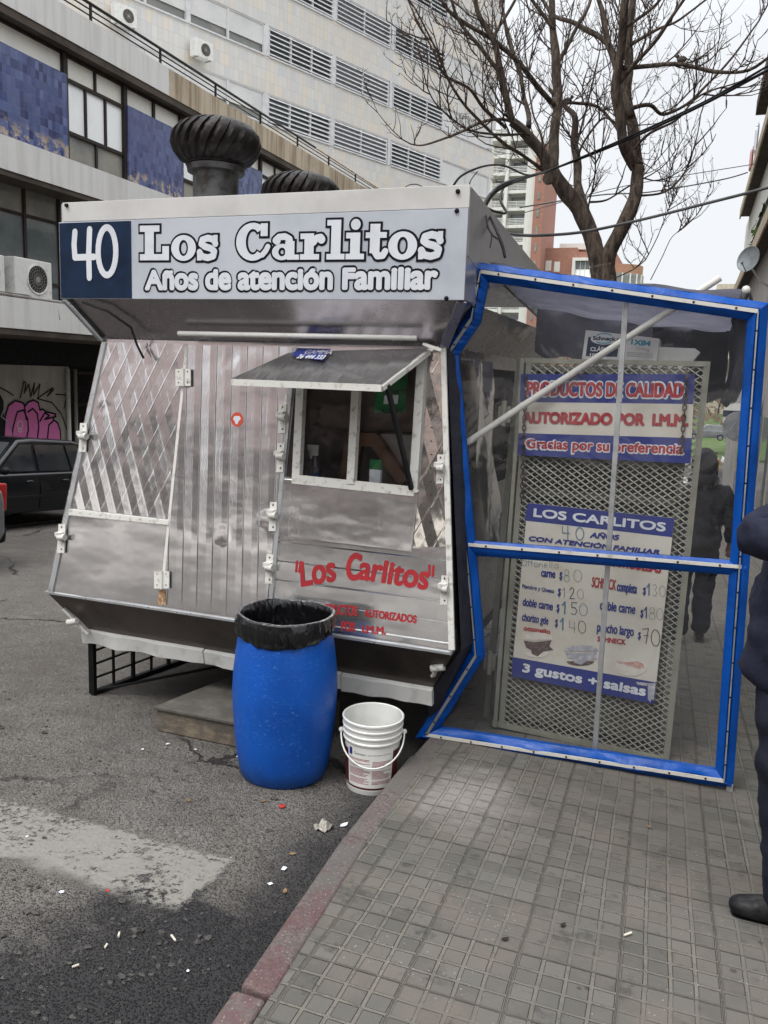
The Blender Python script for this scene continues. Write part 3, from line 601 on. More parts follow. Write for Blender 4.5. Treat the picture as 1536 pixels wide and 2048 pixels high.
for i in range(len(yy) - 1):
    a, b = yy[i], yy[i+1]
    if i % 2 == 1 or i == 0:                              # window bay
        m = MB()
        for x in (a, b): m.box(-12.62, -12.5, x - .06, x + .06, 5.78, 7.9)
        for z in (5.82, 6.38, 7.40, 7.86): m.box(-12.62, -12.53, a + .06, b - .06, z - .035, z + .035)
        for k in (1, 2): m.box(-12.61, -12.54, a + (b - a) * k / 3 - .03, a + (b - a) * k / 3 + .03, 6.415, 7.365)
        m.box(-12.61, -12.54, (a + b) / 2 - .03, (a + b) / 2 + .03, 5.855, 6.345); m.box(-12.61, -12.54, (a + b) / 2 - .03, (a + b) / 2 + .03, 7.435, 7.825)
        f = make('window', m, m_mull, lb)
        make('pane', MB().box(-12.60, -12.58, a, b, 6.38, 7.40), m_pane, f); make('pane', MB().box(-12.60, -12.582, a, b, 5.8, 6.379), m_glassm, f, label='dirty lower pane'); make('pane', MB().box(-12.60, -12.582, a, b, 7.401, 7.9), m_cream, f, label='cream transom pane')
    else:
        make('tile_panel', MB().box(-12.60, -12.46, a + .02, b - .02, 5.80, 7.45), m_bt, lb)
        m = MB()
        for x in (a + .03, (a + b) / 2, b - .03): m.box(-12.62, -12.53, x - .04, x + .04, 7.451, 7.9)
        m.box(-12.615, -12.535, a, b, 7.84, 7.895)
        f = make('window', m, m_mull, lb, label='cream transom window above the blue tiles'); make('pane', MB().box(-12.60, -12.58, a, b, 7.45, 7.9), m_cream, f)
for i in range(14):                                       # the dim glazed floor behind the air conditioners
    a = 6.0 + i * 1.95; b = a + 1.95; m = MB()
    for x in (a, (a + b) / 2): m.box(-12.95, -12.86, x - .035, x + .035, 2.88, 5.08)
    for z in (3.3, 4.58): m.box(-12.95, -12.87, a + .035, b - .035, z - .03, z + .03)
    f = make('window', m, m_mull, lb); make('pane', MB().box(-12.94, -12.90, a, b, 2.88, 4.56), m_glassd, f); make('pane', MB().box(-12.94, -12.902, a, b, 4.6, 5.08), m_glassm, f)
# ground floor set back in shade
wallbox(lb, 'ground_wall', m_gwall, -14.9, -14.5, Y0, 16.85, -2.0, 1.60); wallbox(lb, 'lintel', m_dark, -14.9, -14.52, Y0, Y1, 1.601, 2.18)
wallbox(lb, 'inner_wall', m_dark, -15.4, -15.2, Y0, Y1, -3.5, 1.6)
m = MB().tube([(-14.42, 16.72, -1.6), (-14.42, 16.72, 1.55)], .05, 10); make('drainpipe', m, m_white, lb, smooth=True); m = MB().tube([(-14.42, 16.98, -1.6), (-14.42, 16.98, 1.55)], .045, 10); make('drainpipe', m, m_grr, lb, smooth=True)
m = MB()
for z in (-1.5, -.1, .62, 1.42): m.box(-14.62, -14.56, 17.1, 24, z, z + .06)
for i in range(36):
    for k in range(24):
        y = 17.1 + i * .19 + (k % 2) * .095; z = -1.5 + k * .125
        m.tube([(-14.59, y + .095 * math.cos(t), z + .11 * math.sin(t)) for t in (0, .8, 1.57, 2.34, 3.14)], .006, 3, False)
make('scallop_grille', m, m_mull, lb)
rl = thing('roof_railing', 'black four-rail railing along the roof edge of the concrete building', 'railing', (-12.45, 20, 8.66))
m = MB(); m.tube([(-12.5, Y0, 9.12), (-12.5, 26.6, 9.08)], .035, 8); make('top_rail', m, m_blk, rl, smooth=True); m = MB(); m.tube([(-12.5, 26.7, 9.08), (-12.5, Y1, 9.04)], .028, 8); make('top_rail', m, m_stain, rl, smooth=True, label='pale end of the top rail')
m = MB()
for z in (8.74, 8.86, 8.98): m.tube([(-12.5, Y0, z), (-12.5, Y1, z)], .018, 6)
make('rail', m, m_blk, rl, smooth=True)
for i in range(13): make('post', MB().bar((-12.5, 3.2 + 2.45 * i, 8.6), (-12.5, 3.2 + 2.45 * i, 9.08), .045), m_blk, rl)
# graffiti on the grey wall: it is paint, part of the wall's building
gf = lambda x, y: onX(x, y, -14.49)
def gpx(cx, cy): return (cx * .371, 360 + cy * .371)       # from the crop the letters were read in
blob = [(20,1392),(28,1270),(45,1215),(80,1190),(120,1200),(135,1218),(150,1198),(180,1186),(205,1200),(214,1240),(228,1235),(250,1250),(300,1262),(285,1290),(310,1310),(324,1350),(326,1395),(330,1420),(20,1420)]
film('graffiti', [gpx(*p) for p in blob], lb, gf, m_pinkg, .004)
st = [blob[:-2], [(62,1395),(70,1330),(92,1250),(125,1240),(148,1290),(152,1350),(140,1395)], [(150,1250),(175,1232),(200,1260),(208,1330),(200,1395)], [(214,1300),(240,1255),(265,1270),(240,1290),(300,1275)], [(255,1390),(262,1320),(285,1300)], [(128,1205),(140,1290)]]
pen('graffiti_outline', [[gpx(*p) for p in s] for s in st], lb, gf, .045, m_blkg, .006)
st = [[(110,1172),(128,1085),(140,1095),(130,1150),(155,1100),(165,1170),(185,1095),(180,1160),(215,1100),(205,1165)], [(200,1178),(285,1120),(255,1165),(290,1130)], [(200,1178),(280,1200),(330,1260),(365,1355)], [(300,1155),(362,1160),(345,1230)], [(0,1120),(40,1140),(70,1160)]]
for s in st: pen('graffiti_tag', [[gpx(*p) for p in s]], lb, gf, .032, m_blkg, .004)
film('graffiti', [gpx(*p) for p in ((-40,1160),(0,1150),(22,1200),(20,1270),(55,1320),(62,1420),(-40,1420))], lb, gf, m_blkg, .003, ); pen('graffiti_outline', [[gpx(*p) for p in ((0,1150),(22,1190),(20,1240),(5,1275),(40,1300),(60,1345),(66,1400))]], lb, gf, .03, m_silv, .007)
pen('graffiti_tag', [[gpx(*p) for p in ((345,1130),(350,1140),(360,1125),(366,1140))]], lb, gf, .022, m_letw, .008); pen('graffiti_tag', [[gpx(*p) for p in oval(107,1320,14,22,12)], [gpx(*p) for p in oval(107,1350,9,9,10)]], lb, gf, .022, m_letw, .008)

# air conditioners
def aircon(label, c, s=1.0, ry=0.0):
    """fan unit whose grille faces +X; c = bottom centre of its face"""
    r = thing('air_conditioner', label, 'air conditioner', c, 'air conditioner units on the facades'); x, y, z = c; w, h, d = .40*s, .62*s, .30*s
    make('casing', MB().box(x - d, x, y - w, y + w, z + .03, z + h), m_white, r, bevel=.015*s)
    m = MB().lathe([(.235*s, -.004), (.235*s, .012*s), (.215*s, .012*s), (.205*s, -.002)], (x + .003, y + .08*s, z + h*.52), 28, 'x', False); make('fan_ring', m, m_white, r, smooth=40)
    make('fan_well', MB().lathe([(.001, .004), (.21*s, .004)], (x, y + .08*s, z + h*.52), 28, 'x'), m_soff, r)
    m = MB()
    for k in range(22): a = 2*math.pi*k/22; m.bar((x + .010, y + .08*s + .04*s*math.cos(a), z + h*.52 + .04*s*math.sin(a)), (x + .010, y + .08*s + .215*s*math.cos(a + .25), z + h*.52 + .215*s*math.sin(a + .25)), .005*s)
    for q in (.09, .14, .18): m.tube([(x + .012, y + .08*s + q*s*math.cos(t*.314), z + h*.52 + q*s*math.sin(t*.314)) for t in range(21)], .003*s, 4, False)
    m.lathe([(.001, .014), (.045*s, .014), (.045*s, 0)], (x, y + .08*s, z + h*.52), 14, 'x'); make('fan_grille', m, m_grr, r)
    m = MB()
    for k in (-1, 1): m.box(x - d, x + .03, y + k*w*.7 - .02, y + k*w*.7 + .02, z, z + .03)
    make('bracket', m, m_grr, r); return r
p = onX(67, 588, -12.35); aircon('whole white fan unit on the ledge left of the number forty sign', (-12.36, p.y + .04, 2.89), 1.24)
p = onX(-12, 580, -12.4); aircon('white fan unit cut by the picture edge, next to another on the ledge', (-12.38, p.y - .22, 2.89), 1.2)
m = MB().tube([(-12.5, 9, 2.95), (-12.33, 12.5, 2.93), (-12.31, 13.6, 2.91), (-12.31, 16, 2.90)], .03, 6); m.tube([(-12.33, 9, 2.97), (-12.31, 13.2, 2.96), (-12.29, 14.0, 2.78), (-12.285, 14.05, 2.55)], .012, 5)
make('pipe_run', m, m_grr, lb, smooth=True)

# ------------------------------------------------------------------ the tiled apartment slab behind it
SC = 1.1556; _v = ray(2170, 805); td = V((_v.x, _v.y, 0)).normalized(); tn = V((td.y, -td.x, 0))   # tn points to the street
P0 = CAM + ray(985, 380) * (52.0 / ray(985, 380).dot(FW)); P0.z = 0
tw = bpy.data.objects.new('apartment_slab', None); COL.objects.link(tw); tw.location = P0 + V((0, 0, prof(P0.y))); tw.rotation_euler = (0, 0, math.atan2(td.y, td.x)); tag(tw, 'tall apartment slab clad in pale stone tiles with rows of louvred windows', 'building'); ORG[tw.name] = V((0, 0, prof(P0.y)))
# in its own frame x runs along the facade (0 at the far corner, negative towards the viewer), y into the building
def tz(z): return 1.65 + (z - 1.65) * SC
bots = [tz(6.5), tz(8.9), tz(11.28), tz(13.75), tz(16.22), tz(18.7), tz(21.1), tz(23.5)]; wh = 1.12 * SC
lev = [-8.0] + [z for b in bots for z in (b, b + wh)] + [tz(26.2)]
for i in range(0, len(lev), 2): make('wall_band', MB().box(-45, 0, 0, .5, lev[i], lev[i+1]), m_tt, tw)
make('core_wall', MB().box(-45, -.02, .5, 12, -8, tz(26.2)), m_wwall, tw)
groups = [(-16.25, -12.75, 'dark', 3), (-12.5, -9.0, 'grey', 2), (-8.65, -4.8, 'dark', 3), (-4.7, -.35, 'shut', 2), (-20.05, -16.5, 'half', 2), (-23.6, -20.1, 'half', 2), (-27.3, -23.8, 'dark', 3), (-31.0, -27.5, 'grey', 2)]
piers = [-.35, -4.75, -8.82, -12.62, -16.38, -20.08, -23.7, -27.4, -31.1]
for zi, b in enumerate(bots):
    m = MB()
    for x in piers: m.box(x * SC - .11, x * SC + .11, -.02, .45, b + .002, b + wh - .002)
    make('pier', m, m_louv, tw)
    for (u0, u1, kind, npan) in groups:
        a, c = u0 * SC, u1 * SC
        if c > -.3: c = -.42
        m = MB(); m.box(a, c, -.05, .0, b - .02, b + .05); m.box(a, c, .02, .10, b + wh - .06, b + wh)
        for k in range(npan + 1): x = a + (c - a) * k / npan; m.box(x - .045, x + .045, -.01, .1, b + .05, b + wh - .06)
        f = make('window', m, m_louv, tw)
        if kind in ('dark', 'grey'):
            m = MB()
            for k in range(6): z = b + .14 + k * (wh - .2) / 5.4; m.hexa([(a, -.04, z - .03), (c, -.04, z - .05), (c, .03, z + .02), (a, .03, z + .02), (a, -.04, z - .015), (c, -.04, z - .015), (c, .03, z + .055), (a, .03, z + .055)])
            make('louvre', m, m_louv, f)
            make('pane', MB().box(a, c, .09, .13, b + .05, b + wh - .06), m_lgrey if kind == 'grey' else m_glassd, f)
            if kind == 'dark':
                m = MB(); q = (zi * 7 + int(-u0 * 3)) % 3
                m.box(a + (c - a) * (q / 3) + .1, a + (c - a) * ((q + .8) / 3), .1, .13, b + .1, b + wh - .1); make('curtain', m, m_louv if (zi + q) % 2 else m_glassm, f)
        else:
            dr = 1.0 if kind == 'shut' else (.55 + .15 * ((zi * 3 + int(u0)) % 3))
            make('pane', MB().box(a, c, .12, .16, b + .05, b + wh - .06), m_glassm, f)
            m = MB(); n_ = int(22 * dr)
            for k in range(n_): z = b + wh - .06 - (k + 1) * (wh - .11) / 22; m.box(a + .05, c - .05, .05, .075 + .012 * (k % 2), z, z + (wh - .11) / 22 - .004)
            m.box(a + .05, c - .05, .08, .10, b + wh - .06 - n_ * (wh - .11) / 22, b + wh - .06)
            make('shutter', m, m_shut, f)
def onT(x, y, d=0.0): return onP(x, y, P0 - tn * 0 + tn * d, tn)
for px, py, lab in ((490 * .5 + 8, 60 * .5 + 12, 'small fan unit under the highest shutters of the tiled slab'), (408, 108, 'small fan unit on the tiled wall below half-drawn shutters')):
    q = onT(px, py + 10, .5); r = aircon(lab, (0, 0, 0), 1.15); r.location = q; r.rotation_euler = (0, 0, math.atan2(tn.y, tn.x)); 

# ------------------------------------------------------------------ far blocks seen over the kiosk roof
ab = thing('balcony_block', 'far white apartment block with stacked balconies in two columns', 'building', (-32, 150, prof(150)))
bx = lambda n, m, *b, **k: wallbox(ab, n, m, *b, **k)
bx('wall', m_wwall, -29.3, -27.6, 146.0, 160, -8, 43.0, label='plain white end wall'); bx('core', m_wwall, -42, -29.3, 148.2, 160, -8, 43.5)
bx('brick_strip', m_brk, -27.75, -26.05, 145.2, 158, -8, 40.5); bx('pier', m_wwall, -33.0, -32.4, 145.6, 148.2, -8, 42.6)
for k in range(15):
    z = 2.6 + k * 2.82
    for a, b in ((-35.9, -33.0), (-32.4, -29.3)):
        bl = make('balcony', MB().box(a, b, 145.4 if a < -33 else 146.1, 148.2, z - .55, z), m_wwall, ab)
        m = MB(); yb = 145.45 if a < -33 else 146.15
        for q in range(4): m.box(a + .05, b - .05, yb, yb + .05, z + .16 + q * .25, z + .26 + q * .25)
        for x in (a + .05, (a + b) / 2, b - .1): m.box(x, x + .06, yb + .05, yb + .1, z, z + 1.05)
        make('balustrade', m, m_white, bl)
        m = MB().box(a + .25, b - .3, 148.12, 148.19, z + .02, z + 2.0); make('window', m, m_glassm if k % 3 else m_glassd, ab)
m = MB()
for k in range(11): z = 9.2 + k * 2.82; m.box(-27.15, -26.75, 145.1, 145.19, z, z + 1.3)
make('slit_window', m, m_glassm, ab)
bb = thing('brick_block', 'far orange brick block with a framed glazed loggia and rounded corner', 'building', (-18, 152, prof(152)))
bx = lambda n, m, *b, **k: wallbox(bb, n, m, *b, **k)
bx('wall', m_brk, -26.4, -20.6, 150, 165, -8, 24.6); bx('wall', m_brk, -20.6, -14.2, 150.1, 165, -8, 23.9); bx('parapet', m_wwall, -24, -19.5, 152, 160, 24.6, 25.6)
m = MB().lathe([(4.4, -8), (4.4, 21.9)], (-14.2, 154.6, 0), 36); make('rounded_corner', m, m_brk2, bb, smooth=40)
m = MB().lathe([(4.46, 18.0), (4.46, 20.4)], (-14.2, 154.6, 0), 36); make('window_band', m, m_glassm, bb, smooth=40)
m = MB()
for k in range(20): a = 2*math.pi*k/20; m.box(-14.2 + 4.5*math.cos(a) - .12, -14.2 + 4.5*math.cos(a) + .12, 154.6 + 4.5*math.sin(a) - .12, 154.6 + 4.5*math.sin(a) + .12, 18.0, 20.4)
make('mullion', m, m_wwall, bb)
m = MB(); m.box(-21.2, -15.0, 149.0, 150.1, 18.6, 19.4); m.box(-21.2, -15.0, 149.0, 150.1, 22.3, 22.8); m.box(-21.2, -20.7, 149.0, 150.1, 19.4, 22.3); m.box(-15.5, -15.0, 149.0, 150.1, 19.4, 22.3); f = make('loggia_frame', m, m_wwall, bb)
make('pane', MB().box(-20.7, -15.5, 149.6, 149.7, 19.4, 20.9), m_pane, f); make('pane', MB().box(-20.7, -15.5, 149.62, 149.72, 20.9, 22.3), m_glassd, f)
m = MB()
for k in range(7): m.box(-20.7 + k * .8, -20.62 + k * .8, 149.5, 149.58, 19.4, 22.2)
make('mullion', m, m_wwall, f)
m = MB()
for x, z in ((-24.4, 20.6), (-24.4, 17.2), (-22.8, 17.2), (-19.5, 16.4), (-17.5, 16.4), (-25.9, 20.8)): m.box(x, x + 1.0, 149.95, 149.99, z, z + 1.7)
make('window', m, m_wwall, bb)

# ------------------------------------------------------------------ the building line on the right
rb = thing('balcony_house', 'rendered house at the pavement edge with dark overhanging balcony slabs', 'building', (3.2, 24, prof(24)))
bx = lambda n, m, *b, **k: wallbox(rb, n, m, *b, **k)
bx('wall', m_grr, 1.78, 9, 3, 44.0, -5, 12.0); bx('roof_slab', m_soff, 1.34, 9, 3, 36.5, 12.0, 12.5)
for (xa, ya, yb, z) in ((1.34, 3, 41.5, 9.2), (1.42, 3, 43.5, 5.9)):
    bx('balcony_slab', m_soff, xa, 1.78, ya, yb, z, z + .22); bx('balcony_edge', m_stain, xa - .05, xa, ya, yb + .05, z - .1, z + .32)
bx('blank_wall', m_wwall, 1.70, 1.78, 20, 43.9, 6.2, 9.19, label='pale upper wall with a planted window')
m = MB()
for k in range(5): m.bar((1.55, 26.4, 6.25 + k * .2), (1.7, 26.4, 6.25 + k * .2), .05); m.bar((1.55, 26.4, 6.25 + k * .2), (1.55, 33.2, 6.25 + k * .2), .05)
make('window_grille', m, m_blk, rb)
bx('window', m_glassd, 1.66, 1.699, 26.4, 33.0, 6.2, 7.4)
m = MB()
for k in range(10): yk = 8 + k * 2.6; m.box(1.72, 1.79, yk, yk + 1.5, -3.2, 1.0)
make('shopfront', m, m_glassd, rb); bx('shop_pier', m_grr, 1.64, 1.72, 24, 24.4, -3, 1.4)
random.seed(5); m = MB()
for k in range(160): c = V((random.uniform(1.45, 1.68), random.uniform(26.6, 33), 6.25 + random.random() ** 2 * .8)); d = V((random.gauss(0, .06), random.gauss(0, .08), random.gauss(0, .08))); e = V((random.gauss(0, .05), random.gauss(0, .06), random.gauss(0, .06))); m.quad(c - d, c + e, c + d, c - e)
o = make('window_plant', m, m_grn, loc=(1.6, 29, 6.25)); tag(o, 'leafy plants behind the window grille on the house front', 'plant')
# washing on the upper balcony
m = MB(); m.grid(lambda u, v: V((1.30 + .05 * math.sin(u * 9), 32.2 + u * 1.2, 10.6 - v * .85 - .1 * math.sin(u * 6))), 6, 6)
o = make('hanging_cloth', m, m_paper, loc=(1.30, 32.5, 10), solid=.01, smooth=True); tag(o, 'white cloth hung to dry from the upper balcony', 'cloth', 'washing on the balcony')
m = MB(); m.grid(lambda u, v: V((1.28 + .05 * math.sin(u * 7), 34.2 + u * .8, 10.3 - v * .7)), 6, 6)
o = make('hanging_cloth', m, m_lampr, loc=(1.28, 34.5, 9.8), solid=.01, smooth=True); tag(o, 'red cloth hung below the white one on the balcony', 'cloth', 'washing on the balcony')
# satellite dish on an arm
c = onY(1499, 520, 24); ds = thing('satellite_dish', 'grey satellite dish on a bent arm fixed to the house wall', 'satellite dish', (1.75, 24, c.z - .5))
m = MB(); ax = V((-.55, -.8, .25)).normalized(); e1 = ax.cross(V((0, 0, 1))).normalized(); e2 = e1.cross(ax)
rings = [(r_ * .62, d_ * .62) for r_, d_ in ((0, 0), (.2, .015), (.35, .05), (.47, .10), (.49, .12), (.485, .105), (.35, .035), (.0, -.02))]
vs = [];
for r_, d_ in rings: vs += [c + ax * d_ + (e1 * math.cos(2*math.pi*k/28) * r_ + e2 * math.sin(2*math.pi*k/28) * r_ * 1.12) for k in range(28)]
m.add(vs, [(i*28+k, i*28+(k+1) % 28, (i+1)*28+(k+1) % 28, (i+1)*28+k) for i in range(7) for k in range(28)]); make('reflector', m, m_sat, ds, smooth=True)
m = MB().tube([c - ax * .03, c - ax * .2 - e2 * .15, V((c.x + .3, 24.1, c.z - .5)), V((1.79, 24.2, c.z - .75))], .03, 8); make('arm', m, m_alu, ds, smooth=True)
m = MB().tube([c - e2 * .3 + ax * .06, c - e2 * .18 + ax * .28], .012, 6); m.ball(c - e2 * .18 + ax * .29, .035); make('feed_arm', m, m_sat, ds, smooth=True)
# shop signs further down
sg = thing('shop_sign', 'white projecting shop sign with pictures over a dark blue band', 'sign', (1.9, 30, 1.0))
a, b = onY(1452, 782, 30), onY(1530, 850, 30)
make('panel', MB().box(a.x, 1.8, 30, 30.25, b.z, a.z), m_wwall, sg); make('band', MB().box(a.x - .02, 1.8, 29.98, 30.27, b.z + .22, b.z + .42), m_navy, sg)
m = MB()
for k, (x, z, w_, h_) in enumerate(((.1, .75, .14, .3), (.32, .8, .2, .35), (.62, .7, .12, .42))): m.box(a.x + x, a.x + x + w_, 29.985, 30, b.z + z - .1, b.z + z - .1 + h_)
make('picture', m, m_pgrey, sg)
c = onY(1477, 853, 28); rs = thing('round_sign', 'round dark blue sign hanging below the shop sign', 'sign', (c.x, 28, c.z))
make('disc', MB().lathe([(.001, -.05), (.40, -.05), (.40, .05), (.001, .05)], c, 32, 'y'), m_navy, rs); make('rim', MB().lathe([(.39, -.07), (.46, -.07), (.46, .07), (.39, .07)], c, 32, 'y'), m_trim, rs)
m = MB().tube([V((c.x - .25, 27.94, c.z - .12)), V((c.x - .1, 27.94, c.z + .1)), V((c.x, 27.94, c.z - .08)), V((c.x + .12, 27.94, c.z + .12)), V((c.x + .25, 27.94, c.z - .06))], .022, 5); make('scrawl', m, m_pgrey, rs)
m = MB().tube([(c.x + .42, 28, c.z), (1.8, 28, c.z)], .03, 6); make('arm', m, m_blk, rs)
# further street fronts
def block(name, label, x0, x1, y0, y1, z1, mat, rows, cols, win=m_glassm, face='y', zs=0.0):
    r = thing(name, label, 'building', ((x0 + x1) / 2, (y0 + y1) / 2, prof(y0)))
    wallbox(r, 'wall', mat, x0, x1, y0, y1, prof(y0) - 1, z1)
    for j in range(rows):
        for i in range(cols):
            z = z1 - 2.2 - j * 2.9 - zs
            if face == 'y': w = (x1 - x0) / cols; m = MB().box(x0 + w * (i + .25), x0 + w * (i + .75), y0 - .06, y0 - .02, z, z + 1.4)
            elif face == 'n': w = (x1 - x0) / cols; m = MB().box(x0 + w * (i + .25), x0 + w * (i + .75), y1 + .02, y1 + .06, z, z + 1.4)
            else: w = (y1 - y0) / cols; m = MB().box(x0 - .06, x0 - .02, y0 + w * (i + .25), y0 + w * (i + .75), z, z + 1.4)
            make('window', m, win, r)
    return r
block('yellow_block', 'yellowish apartment block down the hill seen through the clear sheet', 2.0, 9.5, 128, 140, 16, m_yel, 4, 3)
block('grey_block', 'tall pale grey block beside the yellowish one down the hill', 4.2, 12, 74, 100, 11.5, m_wwall, 4, 8, m_glassm, 'x')
lr = thing('low_shop_row', 'low weathered shop row with brown roof edge down the hill', 'building', (5, 52, prof(52)))
qa, qb = onY(1418, 777, 46).x, onY(1425, 735, 46.5).x; wallbox(lr, 'wall', m_grr, 3.2, 9, 47, 68, -4.5, 2.0); wallbox(lr, 'roof_edge', m_brk, qa, 9, 46, 68, onY(1440, 782, 46).z, onY(1440, 768, 46).z); wallbox(lr, 'upper_wall', m_grr, qb, 9, 46.4, 68, onY(1440, 768, 46).z + .001, onY(1440, 716, 46).z)
m = MB()
for k in range(4): m.box(qb + .3 + k * .62, qb + .7 + k * .62, 46.3, 46.38, 2.5 + .25 * (k % 2), 3.1 + .25 * (k % 2))
make('wall_sign', m, m_soff, lr)
# the front behind the photographer, seen only in the kiosk's steel
r = block('corner_building', 'pinkish corner building with dark shopfronts facing the kiosk from behind', -30, 18, -36, -22, 11.5, m_pink, 3, 9, m_glassd, 'n', 1.2)
wallbox(r, 'shopfront', M('dim shopfront', (.042, .036, .034), .6), -29, 17, -21.98, -21.8, 1.0, 4.6); wallbox(r, 'awning', m_soff, -29, 17, -21.8, -20.4, 4.6, 4.9)
# ------------------------------------------------------------------ the food kiosk
YB = 7.5
A0 = [V((-3.36, 4.2, 1.81)), V((-1.225, 4.2, 1.81)), V((-1.225, YB - .2, 1.81)), V((-3.36, YB - .2, 1.81))]
A1 = [V((-3.655, 4.0, .25)), V((-1.04, 4.0, .25)), V((-1.04, YB, .25)), V((-3.655, YB, .25))]
A2 = [V((-3.50, 4.17, -.03)), V((-1.19, 4.17, -.03)), V((-1.19, YB - .17, -.03)), V((-3.50, YB - .17, -.03))]
FN = V((0, -1.56, .2)).normalized(); FP = A0[0].copy()
def fw(x, y, d=0.0): return onP(x, y, FP + FN * d, FN)
def wallpx(pts, d, th): return MB().plate([fw(x, y, d) for x, y in pts], -FN * th)
ki = thing('food_kiosk', 'stainless steel street food kiosk with a big white fascia sign and an open serving hatch', 'food kiosk', (-2.35, 5.7, prof(5.7) + RD))
HOLE = [fw(603, 700), fw(852, 706), fw(832, 977), fw(588, 954)]
c0, c1, c2, c3 = A0[0], A0[1], A1[1], A1[0]
m = MB(); m.add([c0, c1, c2, c3] + HOLE, [(0, 1, 5, 4), (1, 2, 6, 5), (2, 3, 7, 6), (3, 0, 4, 7)]); make('front_wall', m, m_st, ki)
m = MB()
def sp(y, z): t = (1.81 - z) / 1.56; return V((-1.225 + .185 * t, y, z))    # a point of the pavement-side wall
so_ = [sp(5.15, 1.72), sp(6.3, 1.72), sp(6.3, 1.0), sp(5.15, 1.0)]           # serving opening, added to let daylight into the dark interior
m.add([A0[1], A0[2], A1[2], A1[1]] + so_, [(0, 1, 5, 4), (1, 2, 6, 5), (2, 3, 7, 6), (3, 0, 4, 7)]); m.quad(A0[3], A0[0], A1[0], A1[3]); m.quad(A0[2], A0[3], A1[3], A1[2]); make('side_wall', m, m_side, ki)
m = MB()
for i in range(4): j = (i + 1) % 4; m.quad(A1[i], A1[j], A2[j], A2[i])
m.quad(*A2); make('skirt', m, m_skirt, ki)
# white painted bottom rail, bent and patched
m = MB()
for (a, b, z0, z1, dy) in ((-3.515, -2.62, -.105, -.02, 0), (-2.615, -1.72, -.11, -.025, .004), (-1.715, -1.18, -.12, -.028, 0)):
    n = 14
    for i in range(n):
        xa, xb = a + (b - a) * i / n, a + (b - a) * (i + 1) / n; wa, wb = .016 * mnoise.noise(V((xa * 6, 1, 2))), .016 * mnoise.noise(V((xb * 6, 1, 2)))
        m.hexa([(xa, 4.15 + dy + wa, z0 + wa), (xb, 4.15 + dy + wb, z0 + wb), (xb, 4.19, z0), (xa, 4.19, z0), (xa, 4.135 + dy, z1 + wa * .6), (xb, 4.135 + dy, z1 + wb * .6), (xb, 4.17, z1 + .02), (xa, 4.17, z1 + .02)])
make('bottom_rail', m, m_white, ki, smooth=50)
# front sheets
def panel(name, pts, mat, d=.008, th=.007, **k): return make(name, wallpx(pts, d, th), mat, ki, **k)
panel('wall_panel', [(207, 684), (371, 688), (338, 1038), (141, 1016)], m_st_dia, label='diamond pressed steel panel at the kiosk corner')
panel('wall_panel', [(136, 1033), (337, 1052), (320, 1210), (98, 1184)], m_st, label='dented plain steel panel below the white trim strip')
make('trim_strip', wallpx([(137, 1017), (337, 1040), (337, 1051), (136, 1031)], .02, .018), m_hw, ki, bevel=.004)
door = panel('door', [(376, 690), (584, 694), (531, 1238), (323, 1211)], m_st_rib, .014, .013, label='ribbed steel door with an orange sticker')
panel('counter_panel', [(566, 957), (837, 981), (822, 1104), (548, 1072)], m_st, .016, .012, bevel=.003)
panel('wall_panel', [(862, 704), (888, 690), (893, 1094), (826, 1093), (838, 978)], m_st_brt, label='narrow diamond pressed panel right of the serving window')
panel('wall_panel', [(548, 1076), (893, 1101), (904, 1299), (533, 1240)], m_st_h, label='horizontally ribbed steel panel with red lettering')
panel('corner_trim', [(881, 690), (891, 690), (909, 1300), (897, 1300)], m_hw, .018, .016); panel('corner_trim', [(205, 684), (211, 684), (104, 1186), (95, 1185)], m_alu, .018, .016)
panel('door_jamb', [(584, 694), (592, 694), (541, 1236), (533, 1236)], m_alu, .02, .018); panel('door_jamb', [(371, 688), (376, 690), (323, 1211), (318, 1210)], m_hw, .014, .012)
make('edge_flashing', MB().bar(A1[0] + V((.0, -.012, .004)), A1[1] + V((0, -.012, .004)), .025, .012), m_alu, ki)
# serving window
m = MB()
def wbar(a, b, w, d=.0): m.bar(fw(*a, d), fw(*b, d), w, .045, up=-FN)
wbar((606, 715), (594, 965), .045); wbar((845, 715), (828, 985), .045); wbar((588, 958), (830, 983), .05, .004); wbar((605, 707), (850, 712), .03, .002); wbar((717, 712), (703, 968), .042, .01)
win = make('window_frame', m, m_hw, ki)
make('pane', MB().quad(fw(606, 712, -.03), fw(715, 714, -.03), fw(703, 966, -.03), fw(594, 957, -.03)), m_glass, win)
make('pane', MB().quad(fw(716, 714, -.05), fw(848, 716, -.05), fw(830, 980, -.05), fw(702, 966, -.05)), m_glass, win)
panel('window_guide', [(590, 775), (603, 776), (585, 955), (572, 953)], m_mull, .012, .01)
# interior seen through it
m = MB().box(-3.3, -1.3, 5.0, 5.02, -.02, 1.9); m.box(-3.32, -3.3, 4.3, 5.0, -.02, 1.9); make('inner_wall', m, m_in, ki)
make('ceiling_lining', MB().box(-3.3, -1.3, 4.35, 5.0, 1.8, 1.82), m_dark, ki)
make('counter', MB().box(-3.2, -1.3, 4.26, 4.65, .93, .965), m_alu, ki)
m = MB().plate([onY(693, 866, 4.72), onY(752, 866, 4.72), onY(817, 962, 4.72), onY(793, 966, 4.72), onY(742, 893, 4.72), onY(722, 893, 4.72), onY(708, 966, 4.72), onY(676, 966, 4.72)], (0, .06, 0)); make('cabinet', m, m_inb, ki)  # A-shaped brown board standing in for a reflection in the window
make('freezer_lid', MB().plate([onY(754, 867, 4.80), onY(832, 870, 4.80), onY(830, 985, 4.80), onY(815, 975, 4.80)], (0, .12, 0)), m_bucket, ki)
